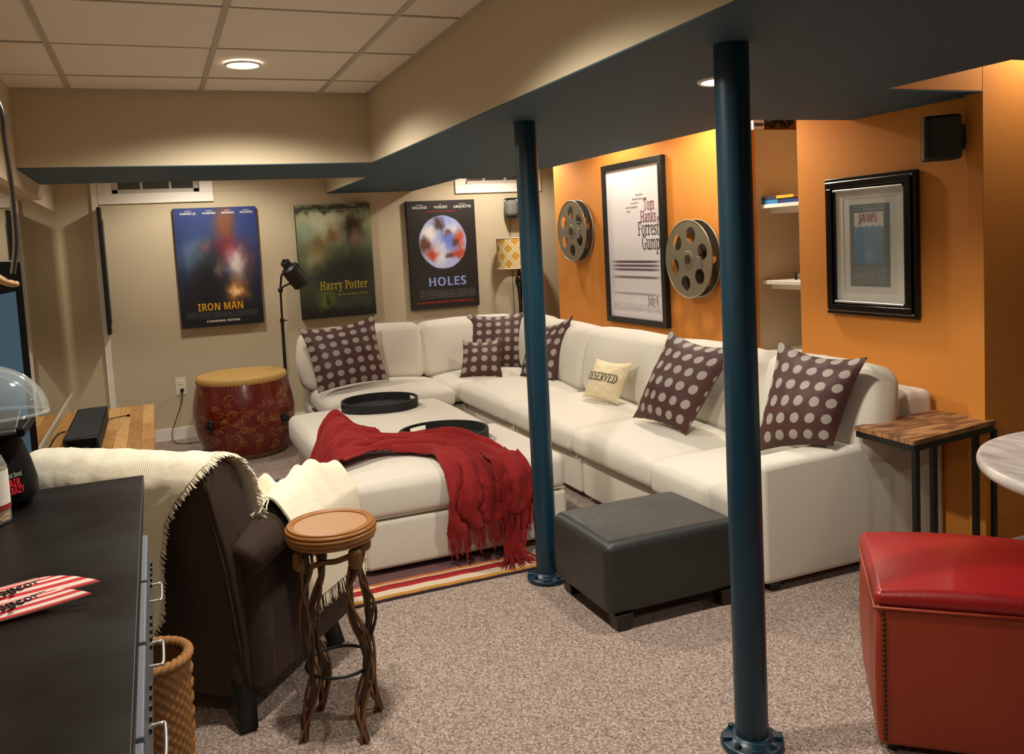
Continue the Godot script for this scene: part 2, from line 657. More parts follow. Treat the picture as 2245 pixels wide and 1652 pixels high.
func build_room() -> void:
	var x0 := -0.62
	var x1 := 4.6
	var z1 := 2.4
	struct("floor", span(Vector3(x0 - 0.2, -0.12, ZB - 0.2), Vector3(x1 + 0.2, 0, z1 + 0.2)), M.carpet, "flecked beige and brown loop carpet over the whole floor", "carpet")
	# poster wall with two window openings
	var t := 0.2
	var w1 := [-0.24, 0.385]
	var w2 := [2.595, 3.22]
	var y0 := 1.925
	var y1 := 2.2
	struct("wall_back", join([span(Vector3(x0 - t, 0, ZB - t), Vector3(x1, y0, ZB)), span(Vector3(x0 - t, y1, ZB - t), Vector3(x1, 2.4, ZB)),
		span(Vector3(x0 - t, y0, ZB - t), Vector3(w1[0], y1, ZB)), span(Vector3(w1[1], y0, ZB - t), Vector3(w2[0], y1, ZB)), span(Vector3(w2[1], y0, ZB - t), Vector3(x1, y1, ZB))]), M.wall, "beige painted far wall that carries the three canvas posters", "wall")
	struct("wall_left", span(Vector3(x0 - t, 0, ZB), Vector3(x0 - 0.012, 2.4, z1)), M.wall, "beige side wall behind the mirror and the television", "wall")
	struct("wall_near", span(Vector3(x0 - t, 0, z1), Vector3(x1 + t, 2.4, z1 + t)), M.wall, "beige wall behind the viewer", "wall")
	struct("wall_right", span(Vector3(x1, 0, -2.4), Vector3(x1 + t, 2.4, z1)), M.wall, "wall at the far right outside the picture", "wall")
	# orange walls

	struct("wall_orange", join([span(Vector3(XR, 0, -6.2), Vector3(3.75, 2.3, -3.85)), span(Vector3(XR, 0, -3.8495), Vector3(XR + 0.032, 1.938, -3.778))]), M.orange, "orange accent wall with the tall white poster and two film reels", "wall")
	struct("wall_orange", span(Vector3(XR, 0, -3.42), Vector3(3.75, 2.3, -2.44)), M.orange, "orange wall section right of the shelf niche, with the black framed print", "wall")
	struct("wall_orange", span(Vector3(2.995, 0, -2.43), Vector3(x1 + 0.1, 2.3, -2.355)), M.orange, "orange wall facing the viewer at the right edge of the picture", "wall")
	struct("wall_niche", join([span(Vector3(XR + 0.03, 0, -3.86), Vector3(3.42, 1.938, -3.78)), span(Vector3(3.42, 0, -3.86), Vector3(3.75, 1.98, -3.41)), span(Vector3(3.62, 1.98, -3.86), Vector3(3.75, 2.3, -3.41))]), M.wall, "beige back of the shelf niche between the orange walls", "wall")
	# soffits: beige faces, blue underside
	var so := sthing("soffit", "boxed beam with beige faces and a dark blue underside carried by the posts", "beam")
	var poly := PackedVector2Array([Vector2(1.17, z1), Vector2(1.17, -4.65), Vector2(x0 - 0.02, -4.65), Vector2(x0 - 0.02, -5.55), Vector2(1.37, -5.55), Vector2(1.37, ZB), Vector2(2.11, ZB), Vector2(2.11, -5.85), Vector2(2.49, -5.85), Vector2(2.49, -1.86), Vector2(x1, -1.86), Vector2(x1, z1)])
	obj("beam_body", plan(poly, BH + 0.005, 2.4), M.wall, so)
	obj("underside", plan(poly, BH, BH + 0.005), M.blue_ceiling, so)
	obj("header_body", plan(PackedVector2Array([Vector2(2.49, -3.06), Vector2(XR, -3.06), Vector2(XR, -2.431), Vector2(2.994, -2.431), Vector2(2.994, -2.356), Vector2(2.49, -2.356)]), BH + 0.005, 2.4), M.orange, so)
	obj("header_underside", plan(PackedVector2Array([Vector2(2.49, -3.06), Vector2(XR, -3.06), Vector2(XR, -2.431), Vector2(2.994, -2.431), Vector2(2.994, -2.357), Vector2(2.49, -2.357)]), BH, BH + 0.005), M.blue_ceiling, so)
	struct("soffit", span(Vector3(x0 - 0.02, 1.795, -5.6), Vector3(-0.565, 2.3, z1)), M.wall, "narrow beige boxed strip running along the top of the left wall", "beam")
	# ceiling: lay-in tiles between metal bars
	var ce := sthing("ceiling", "drop ceiling of square off-white tiles between thin metal bars", "ceiling")
	obj("deck", span(Vector3(x0 - 0.2, CH + 0.05, ZB - 0.2), Vector3(x1 + 0.2, 2.5, z1 + 0.2)), M.dark_void, ce)  # near-black slab, its colour gives the shade seen in the tile gaps
	var xs := [-0.64, -0.307, 0.303, 0.907, 1.18]
	var zs := [-4.66, -4.31, -3.70, -3.09, -2.48, -1.87, -1.26, -0.65, -0.04, 0.57, 1.18, 1.79, 2.4]
	for i in 4:
		for k in zs.size() - 1:
			var a := Vector3(xs[i] + 0.004, CH + 0.004, zs[k] + 0.006)
			var b := Vector3(xs[i + 1] - 0.004, CH + 0.03, zs[k + 1] - 0.004)
			var drop := rng.randf_range(-0.002, 0.003)
			obj("tile", span(a + Vector3(0, drop, 0), b, 0.0025), M.tile, ce)
	for i in range(1, 4):
		obj("grid_bar", span(Vector3(xs[i] - 0.012, CH, -4.65), Vector3(xs[i] + 0.012, CH + 0.02, z1), 0.001), M.tbar, ce)
	for k in range(1, zs.size() - 1):
		obj("grid_bar", span(Vector3(-0.63, CH + 0.0012, zs[k] - 0.005), Vector3(1.17, CH + 0.02, zs[k] + 0.005), 0.001), M.tbar, ce)
	obj("edge_bar", span(Vector3(-0.63, CH - 0.001, -4.65), Vector3(1.17, CH + 0.018, -4.632), 0.001), M.tbar, ce)
	obj("edge_bar", span(Vector3(1.152, CH - 0.001, -4.65), Vector3(1.17, CH + 0.018, z1), 0.001), M.tbar, ce)
	obj("plain_panel", span(Vector3(x0 - 0.1, CH, ZB), Vector3(XR + 0.8, CH + 0.03, -5.54)), M.tile, ce)
	obj("plain_panel", span(Vector3(2.4, CH, -5.54), Vector3(XR + 0.8, CH + 0.03, -1.85)), M.tile, ce)
	obj("plain_panel", span(Vector3(XR, CH, -2.4), Vector3(x1, CH + 0.03, -1.85)), M.tile, ce)
	# windows high in the far wall, dark outside
	for k in 2:
		var w: Array = [w1, w2][k]
		var o := sthing("window_%d" % (k + 1), ["small white basement window high above the leftmost poster", "small white basement window above the wall speaker, partly behind a post"][k], "window")
		var a: float = w[0]
		var b: float = w[1]
		var c := 0.078
		obj("casing", join([span(Vector3(a - 0.1, y0 - c, ZB - 0.02), Vector3(b + 0.1, y0, ZB + 0.02), 0.004), span(Vector3(a - 0.1, y0, ZB - 0.02), Vector3(a, y1, ZB + 0.02), 0.004), span(Vector3(b, y0, ZB - 0.02), Vector3(b + 0.1, y1, ZB + 0.02), 0.004)]), M.white_trim, o)
		obj("sash", join([span(Vector3(a, y0, ZB - 0.12), Vector3(b, y0 + 0.035, ZB - 0.06)), span(Vector3(a, y0, ZB - 0.12), Vector3(a + 0.04, y1, ZB - 0.06)), span(Vector3(b - 0.04, y0, ZB - 0.12), Vector3(b, y1, ZB - 0.06)), span(Vector3(a, y1 - 0.03, ZB - 0.12), Vector3(b, y1, ZB - 0.06))]), M.white_trim, o)
		for i in 2:
			var mx := lerpf(a, b, (i + 1) / 3.0)
			obj("muntin", span(Vector3(mx - 0.009, y0 + 0.03, ZB - 0.105), Vector3(mx + 0.009, y1 - 0.02, ZB - 0.075)), M.white_trim, o)
		for i in 3:
			obj("pane", span(Vector3(lerpf(a + 0.03, b - 0.03, i / 3.0), y0 + 0.03, ZB - 0.092), Vector3(lerpf(a + 0.03, b - 0.03, (i + 1) / 3.0), y1 - 0.02, ZB - 0.088), 0.001), M.glass, o)
		obj("night_backing", span(Vector3(a - 0.05, y0 - 0.05, ZB - 0.45), Vector3(b + 0.05, y1 + 0.05, ZB - 0.4)), M.night, o)  # black sheet added outside the panes to stand for the night
	# trims
	struct("baseboard_back", span(Vector3(-0.33, 0, ZB), Vector3(3.4, 0.095, ZB + 0.014), 0.003), M.white_trim, "white baseboard along the far wall behind the drum", "baseboard")
	struct("baseboard_right", span(Vector3(2.995, 0, -2.355), Vector3(4.6, 0.1, -2.341), 0.003), M.white_trim, "white baseboard at the right edge under the orange wall", "baseboard")
	struct("trim_1", span(Vector3(-0.385, 0, ZB), Vector3(-0.342, 2.25, ZB + 0.025), 0.003), M.white_trim, "white upright trim board left of the leftmost window", "trim")
	# posts
	for k in 2:
		var pz: float = [-3.134, -1.825][k]
		var px: float = [1.421, 1.417][k]
		var o := sthing("support_post", ["blue painted steel post farther from the viewer, beside the ottoman corner", "blue painted steel post nearest the viewer, in front of the sofa arm"][k], "post")
		o.position = Vector3(px, 0, pz)
		obj("shaft", MB.new().lathe(PackedVector2Array([Vector2(0.0445, 0.01), Vector2(0.0445, BH)]), 40), M.post, o)
		var prof := PackedVector2Array([Vector2(0.0, 0.002), Vector2(0.083, 0.002), Vector2(0.085, 0.012), Vector2(0.078, 0.02), Vector2(0.06, 0.022), Vector2(0.054, 0.034), Vector2(0.0445, 0.036)])
		obj("base_flange", MB.new().lathe(prof, 40), M.post, o)
		for i in 4:
			var a := TAU * (i + 0.3) / 4
			var mb := MB.new()
			mb.xf = Transform3D(Basis(Vector3.UP, -a), Vector3(cos(a) * 0.064, 0.021, sin(a) * 0.064))
			mb.rbox(Vector3.ZERO, Vector3(0.036, 0.022, 0.03), 0.005, 2)
			obj("flange_rib", mb, M.post, o)
			var a2 := a + PI / 4
			var hx := MB.new().lathe(PackedVector2Array([Vector2(0.0, 0.012), Vector2(0.009, 0.012), Vector2(0.009, 0.0), Vector2(0.009, -0.001)]), 6, Vector3(cos(a2) * 0.068, 0.02, sin(a2) * 0.068), true)
			obj("bolt", hx, M.post, o)

# ---------------------------------------------------------------- soft shapes
# a stuffed block: domed top, puffed sides
func stuffed(mb: MB, c: Vector3, s: Vector3, r: float, top := 0.03, side := 0.012, under := 0.0, seed_ := 1) -> MB:
	var g := FastNoiseLite.new()
	g.seed = seed_
	g.frequency = 1.3
	var f := func(p: Vector3) -> Vector3:
		var o := Vector3.ZERO
		var kx := 1.0 - p.x * p.x
		var ky := 1.0 - p.y * p.y
		var kz := 1.0 - p.z * p.z
		o.y += (top if p.y > 0 else -under) * absf(p.y) * maxf(kx, 0) ** 0.7 * maxf(kz, 0) ** 0.7
		o.x += side * p.x * maxf(ky, 0) * maxf(kz, 0) ** 0.5
		o.z += side * p.z * maxf(ky, 0) * maxf(kx, 0) ** 0.5
		var w := g.get_noise_3d(p.x * 1.2 + c.x * 7.0, p.y, p.z * 1.2 + c.z * 5.0)
		return o + Vector3(0, w * 0.006 * maxf(p.y, 0), 0)
	return mb.rbox(c, s, r, 4, 9, f)

# a scatter pillow between four corners (top left, top right, bottom right, bottom left)
func pillow(mb: MB, q: Array, thick: float, seed_: int, slump := 0.02, scale := 1.0) -> MB:
	var g := FastNoiseLite.new()
	g.seed = seed_
	g.frequency = 1.1
	var nrm: Vector3 = ((q[1] - q[0]) as Vector3).cross(q[0] - q[3]).normalized()
	for sd in [1.0, -1.0]:
		var f := func(a: float, b: float) -> Vector3:
			var u := a * 2.0 - 1.0
			var w := 1.0 - b * 2.0
			var pu := u * (1.0 - 0.09 * (1.0 - w * w) * u * u)
			var pw := w * (1.0 - 0.09 * (1.0 - u * u) * w * w)
			var s := pu * 0.5 + 0.5
			var t := pw * 0.5 + 0.5
			var lo: Vector3 = (q[3] as Vector3).lerp(q[2], s)
			var hi: Vector3 = (q[0] as Vector3).lerp(q[1], s)
			var k := pow(maxf(1.0 - u * u, 0.0), 0.62) * pow(maxf(1.0 - w * w, 0.0), 0.62)
			var edge := pow(maxf(absf(u), absf(w)), 3.0)
			var th := thick * 0.5 * k * (1.0 - 0.18 * w)
			var fold := g.get_noise_2d(u * 1.6, w * 1.6) * 0.012 * k + g.get_noise_2d(atan2(w, u) * 3.0 + 9.0, 2.0) * 0.014 * edge * k
			return lo.lerp(hi, t) + nrm * (sd * th + fold * sd) - Vector3(0, slump * (1.0 - u * u) * maxf(w, 0.0), 0)
		mb.grid(f, marks(0, 1, 26), marks(0, 1, 26), sd > 0)
	for i in mb.uv.size():
		mb.uv[i] *= scale
	return mb

# a piece of cloth: f(u, v) with u, v in 0..1, given a thickness
func cloth(mb: MB, f: Callable, nu: int, nv: int, th := 0.006) -> MB:
	var e := 0.004
	var g := func(u: float, v: float, sd: float) -> Vector3:
		var p: Vector3 = f.call(u, v)
		var du: Vector3 = (f.call(minf(u + e, 1), v) as Vector3) - f.call(maxf(u - e, 0), v)
		var dv: Vector3 = (f.call(u, minf(v + e, 1)) as Vector3) - f.call(u, maxf(v - e, 0))
		return p + du.cross(dv).normalized() * th * 0.5 * sd
	mb.grid(func(u, v): return g.call(u, v, 1.0), marks(0, 1, nu), marks(0, 1, nv))
	mb.grid(func(u, v): return g.call(u, v, -1.0), marks(0, 1, nu), marks(0, 1, nv), true)
	for sd in [0.0, 1.0]:
		var fl: bool = sd > 0.5
		mb.grid(func(u, t): return g.call(u, sd, t * 2.0 - 1.0), marks(0, 1, nu), marks(0, 1, 1), not fl)
		mb.grid(func(v, t): return g.call(sd, v, t * 2.0 - 1.0), marks(0, 1, nv), marks(0, 1, 1), fl)
	return mb

# strands hanging from a line of points
func fringe(mb: MB, pts: PackedVector3Array, dirs: PackedVector3Array, per: int, length: float, rad: float, floor_y := -1.0) -> MB:
	for i in pts.size() - 1:
		for j in per:
			var t := (j + rng.randf_range(0.1, 0.9)) / per
			var p := pts[i].lerp(pts[i + 1], t)
			var d := dirs[i].lerp(dirs[i + 1], t).normalized()
			var l := length * rng.randf_range(0.75, 1.2)
			var side := Vector3(rng.randf_range(-1, 1), rng.randf_range(-0.3, 0.3), rng.randf_range(-1, 1)) * l * 0.22
			var q := PackedVector3Array([p - d * 0.004, p + d * l * 0.35 + side * 0.4, p + d * l * 0.7 + side * 0.5, p + d * l + side])
			if floor_y > -0.5:
				for k in q.size():
					q[k].y = maxf(q[k].y, floor_y + rad)
			mb.tube(q, PackedFloat32Array([rad, rad * 1.05, rad, rad * 0.6]), 5)
	return mb

func build_objects() -> void:
	build_sofa()
	build_pillows()
	build_ottomans()
	build_posters()
	build_frames()
	build_reels()
	build_left_side()
	build_drum_lamps()
	build_chair()
	build_stool()
	build_right_side()
	build_dresser()
	build_niche()

# ---------------------------------------------------------------- sofa
func build_sofa() -> void:
	var fr := 1.985      # front of the seat cushions on the long side
	# one long-side unit: z from a (far) to b (near)
	var runs := [[-5.775, -4.905, "next to the corner piece"], [-4.895, -4.0, "holding the small lettered pillow"], [-3.99, -3.195, "beside the arm piece"]]
	for i in 3:
		var a: float = runs[i][0]
		var b: float = runs[i][1]
		var o := thing("sofa_section", "off-white armless sofa section of the long side " + runs[i][2], "sofa", Vector3.ZERO, 0.0, "sectional sofa pieces")
		obj("base", stuffed(MB.new(), Vector3((2.04 + 2.98) / 2, 0.138, (a + b) / 2), Vector3(0.94, 0.206, b - a - 0.012), 0.02, 0.0, 0.006), M.sofa, o)
		obj("seat_cushion", stuffed(MB.new(), Vector3((fr + 2.72) / 2, 0.328, (a + b) / 2), Vector3(2.72 - fr, 0.135, b - a - 0.006), 0.04, 0.06, 0.016, 0.0, i + 3), M.sofa, o)
		var bc := MB.new()
		bc.xf = Transform3D(Basis(Vector3.BACK, -0.2), Vector3(2.66, 0.60, (a + b) / 2))
		stuffed(bc, Vector3.ZERO, Vector3(0.2, 0.43, b - a - 0.01), 0.06, 0.02, 0.045, 0.0, i + 9)
		obj("back_cushion", bc, M.sofa, o)
		obj("back_frame", stuffed(MB.new(), Vector3(2.91, 0.36, (a + b) / 2), Vector3(0.15, 0.65, b - a - 0.008), 0.03, 0.004, 0.005), M.sofa, o)
		for z in [a + 0.08, b - 0.08]:
			for x in [2.12, 2.92]:
				obj("foot", span(Vector3(x - 0.025, 0, z - 0.025), Vector3(x + 0.025, 0.04, z + 0.025), 0.004), M.dark_wood, o)
	# arm unit nearest the viewer
	var o := thing("sofa_section", "off-white sofa end section with a slim flat arm facing the viewer", "sofa", Vector3.ZERO, 0.0, "sectional sofa pieces")
	obj("base", stuffed(MB.new(), Vector3((2.05 + 2.98) / 2, 0.138, -2.95), Vector3(0.93, 0.206, 0.46), 0.02, 0.0, 0.005), M.sofa, o)
	var sc := stuffed(MB.new(), Vector3((fr - 0.025 + 2.72) / 2, 0.335, -2.955), Vector3(2.745 - fr, 0.14, 0.46), 0.035, 0.05, 0.01, 0.0, 21)
	stuffed(sc, Vector3(fr + 0.04, 0.338, -2.70), Vector3(0.125, 0.135, 0.24), 0.035, 0.012, 0.004, 0.0, 22)
	obj("seat_cushion", sc, M.sofa, o)
	var am := MB.new()
	am.xf = Transform3D(Basis(), Vector3(2.5575, 0.275, -2.645))
	var lift := func(p: Vector3) -> Vector3:
		return Vector3(0, 0.014 * p.x * maxf(p.y, 0) + 0.006 * maxf(p.y, 0) * (1.0 - p.z * p.z), 0.008 * p.z * (1.0 - p.x * p.x) * (1.0 - p.y * p.y))
	am.rbox(Vector3.ZERO, Vector3(0.945, 0.48, 0.145), 0.022, 4, 8, lift)
	obj("arm", am, M.sofa, o)
	var bc2 := MB.new()
	bc2.xf = Transform3D(Basis(Vector3.BACK, -0.2), Vector3(2.68, 0.60, -2.885))
	stuffed(bc2, Vector3.ZERO, Vector3(0.2, 0.43, 0.60), 0.06, 0.02, 0.04, 0.0, 14)
	obj("back_cushion", bc2, M.sofa, o)
	obj("back_frame", stuffed(MB.new(), Vector3(2.93, 0.36, -2.895), Vector3(0.16, 0.66, 0.58), 0.03, 0.004, 0.005), M.sofa, o)
	for p in [Vector2(2.15, -2.62), Vector2(2.95, -2.62), Vector2(2.15, -3.1), Vector2(2.95, -3.1)]:
		obj("foot", span(Vector3(p.x - 0.025, 0, p.y - 0.025), Vector3(p.x + 0.025, 0.04, p.y + 0.025), 0.004), M.dark_wood, o)
	# corner
	o = thing("sofa_section", "off-white corner sofa section where the two sides of the sofa meet", "sofa", Vector3.ZERO, 0.0, "sectional sofa pieces")
	obj("base", stuffed(MB.new(), Vector3(2.45, 0.138, -6.2), Vector3(1.06, 0.206, 0.82), 0.02, 0.0, 0.005), M.sofa, o)
	obj("seat_cushion", stuffed(MB.new(), Vector3(2.3, 0.328, -6.06), Vector3(0.79, 0.135, 0.55), 0.035, 0.05, 0.01, 0.0, 31), M.sofa, o)
	var cc := MB.new()
	cc.xf = Transform3D(Basis(Vector3.RIGHT, -0.16), Vector3(2.28, 0.60, -6.33))
	stuffed(cc, Vector3.ZERO, Vector3(0.8, 0.43, 0.19), 0.06, 0.02, 0.04, 0.0, 32)
	obj("back_cushion", cc, M.sofa, o)
	var cd := MB.new()
	cd.xf = Transform3D(Basis(Vector3.BACK, -0.2), Vector3(2.74, 0.60, -6.03))
	stuffed(cd, Vector3.ZERO, Vector3(0.19, 0.43, 0.48), 0.06, 0.02, 0.04, 0.0, 33)
	obj("back_cushion", cd, M.sofa, o)
	obj("back_frame", join([stuffed(MB.new(), Vector3(2.45, 0.36, -6.53), Vector3(1.06, 0.65, 0.15), 0.03, 0.004, 0.005), stuffed(MB.new(), Vector3(2.93, 0.36, -6.16), Vector3(0.15, 0.65, 0.6), 0.03, 0.004, 0.005)]), M.sofa, o)
	for p in [Vector2(2.0, -5.86), Vector2(2.9, -5.86), Vector2(2.0, -6.5), Vector2(2.9, -6.5)]:
		obj("foot", span(Vector3(p.x - 0.025, 0, p.y - 0.025), Vector3(p.x + 0.025, 0.04, p.y + 0.025), 0.004), M.dark_wood, o)
	# left unit along the poster wall
	o = thing("sofa_section", "off-white armless sofa section along the poster wall, left of the corner", "sofa", Vector3.ZERO, 0.0, "sectional sofa pieces")
	obj("base", stuffed(MB.new(), Vector3(1.455, 0.138, -6.12), Vector3(0.90, 0.206, 0.9), 0.02, 0.0, 0.005), M.sofa, o)
	obj("seat_cushion", stuffed(MB.new(), Vector3(1.46, 0.328, -6.0), Vector3(0.91, 0.135, 0.72), 0.04, 0.055, 0.012, 0.0, 41), M.sofa, o)
	var ce := MB.new()
	ce.xf = Transform3D(Basis(Vector3.RIGHT, -0.16), Vector3(1.42, 0.60, -6.33))
	stuffed(ce, Vector3.ZERO, Vector3(0.9, 0.43, 0.19), 0.06, 0.025, 0.045, 0.0, 42)
	obj("back_cushion", ce, M.sofa, o)
	obj("back_frame", stuffed(MB.new(), Vector3(1.455, 0.36, -6.53), Vector3(0.9, 0.65, 0.15), 0.03, 0.004, 0.005), M.sofa, o)
	for p in [Vector2(1.08, -5.75), Vector2(1.83, -5.75), Vector2(1.08, -6.5), Vector2(1.83, -6.5)]:
		obj("foot", span(Vector3(p.x - 0.025, 0, p.y - 0.025), Vector3(p.x + 0.025, 0.04, p.y + 0.025), 0.004), M.dark_wood, o)

func build_pillows() -> void:
	var list := [
		[[Vector3(0.911, 0.88, -6.02), Vector3(1.464, 0.93, -6.04), Vector3(1.497, 0.47, -5.87), Vector3(0.987, 0.435, -5.855)], 0.17, "large brown spotted pillow at the left end of the sofa, under the middle poster"],
		[[Vector3(2.271, 0.859, -6.30), Vector3(2.735, 0.858, -6.16), Vector3(2.66, 0.41, -6.05), Vector3(2.19, 0.41, -6.2)], 0.16, "large brown spotted pillow in the sofa corner behind the smaller one"],
		[[Vector3(2.118, 0.689, -6.0), Vector3(2.405, 0.695, -5.90), Vector3(2.345, 0.405, -5.80), Vector3(2.04, 0.413, -5.9)], 0.12, "small brown spotted pillow standing in front of the corner pillow"],
		[[Vector3(2.483, 0.805, -5.512), Vector3(2.627, 0.886, -5.152), Vector3(2.465, 0.425, -5.167), Vector3(2.359, 0.445, -5.513)], 0.15, "brown spotted pillow mostly hidden behind the farther blue post"],
		[[Vector3(2.421, 0.914, -3.678), Vector3(2.486, 0.871, -3.21), Vector3(2.286, 0.445, -3.37), Vector3(2.228, 0.47, -3.754)], 0.17, "brown spotted pillow just left of the nearest blue post"],
		[[Vector3(2.475, 0.921, -2.926), Vector3(2.584, 0.879, -2.538), Vector3(2.434, 0.535, -2.575), Vector3(2.301, 0.455, -2.9)], 0.18, "brown spotted pillow leaning over the sofa arm right of the nearest post"]]
	for i in list.size():
		var o := thing("spotted_pillow", list[i][2], "pillow", Vector3.ZERO, 0.0, "brown spotted pillows on the sofa")
		obj("cover", pillow(MB.new(), list[i][0], list[i][1], i + 1, 0.02, [1.0, 0.98, 0.62, 0.9, 0.92, 0.9][i]), M.dots, o)
	var o := thing("lettered_pillow", "small cream pillow lettered RESERVED leaning on the sofa back", "pillow")
	var q := [Vector3(2.381, 0.696, -4.401), Vector3(2.499, 0.684, -4.171), Vector3(2.388, 0.452, -4.183), Vector3(2.278, 0.474, -4.406)]
	obj("cover", pillow(MB.new(), q, 0.1, 51, 0.008), M.cream, o)
	# lettering bent over the pillow's face
	var t := TextMesh.new()
	t.text = "RESERVED"
	t.font = fnt("Droid Serif")
	t.font_size = 64
	t.pixel_size = 0.01
	t.depth = 0.02
	var ar := t.get_mesh_arrays()
	var vs: PackedVector3Array = ar[Mesh.ARRAY_VERTEX]
	var bb := t.get_aabb()
	var nrm: Vector3 = ((q[1] - q[0]) as Vector3).cross(q[0] - q[3]).normalized()
	for i in vs.size():
		var u := (vs[i].x - bb.position.x) / bb.size.x
		var w := (vs[i].y - bb.position.y) / bb.size.y
		u = 0.045 + u * 0.80
		w = 0.44 + w * 0.2 - (u - 0.4) * 0.03
		var k := pow(1.0 - pow(u * 2 - 1, 2), 0.62) * pow(1.0 - pow(w * 2 - 1, 2), 0.62)
		var p: Vector3 = (q[3].lerp(q[2], u) as Vector3).lerp(q[0].lerp(q[1], u), w)
		vs[i] = p + nrm * (0.05 * k * (1.0 - 0.18 * (w * 2 - 1)) + 0.006 + (vs[i].z * 0.05))
	ar[Mesh.ARRAY_VERTEX] = vs
	var am := ArrayMesh.new()
	am.add_surface_from_arrays(Mesh.PRIMITIVE_TRIANGLES, ar)
	obj("lettering", am, M.ink, o)

# ---------------------------------------------------------------- ottomans, trays, red throw, rug
func tray(at: Vector3, turn: float, r: float, label: String) -> void:
	var o := thing("round_tray", label, "tray", at, turn, "black round trays")
	var rim := MB.new()
	var h := 0.055
	var wall := func(a0: float, a1: float, y0: float, y1: float, segs: int) -> void:
		for sd in [[r, r, false], [r - 0.014, r - 0.014, true]]:
			rim.grid(func(u: float, v: float) -> Vector3: return Vector3(cos(u) * sd[0], lerpf(y0, y1, v), -sin(u) * sd[0]), marks(a0, a1, segs), marks(0, 1, 1), sd[2])
		for y in [[y1, false], [y0, true]]:
			rim.grid(func(u: float, v: float) -> Vector3: return Vector3(cos(u) * lerpf(r, r - 0.014, v), y[0], -sin(u) * lerpf(r, r - 0.014, v)), marks(a0, a1, segs), marks(0, 1, 1), y[1])
		for e in [[a0, false], [a1, true]]:
			if absf(a1 - a0) < TAU - 0.01:
				rim.grid(func(u: float, v: float) -> Vector3: return Vector3(cos(e[0]) * lerpf(r - 0.014, r, u), lerpf(y0, y1, v), -sin(e[0]) * lerpf(r - 0.014, r, u)), marks(0, 1, 1), marks(0, 1, 1), e[1])
	# two hand holes through the rim, on opposite sides
	wall.call(0.0, TAU, 0.0, 0.018, 64)
	wall.call(0.0, TAU, h - 0.012, h, 64)
	wall.call(0.26, PI - 0.26, 0.018, h - 0.012, 40)
	wall.call(PI + 0.26, TAU - 0.26, 0.018, h - 0.012, 40)
	obj("rim", rim, M.black_matte, o)
	obj("bottom", MB.new().lathe(PackedVector2Array([Vector2(0, 0.0), Vector2(r - 0.012, 0.0), Vector2(r - 0.012, 0.012), Vector2(0, 0.012)]), 48, Vector3.ZERO, true), M.black_matte, o)

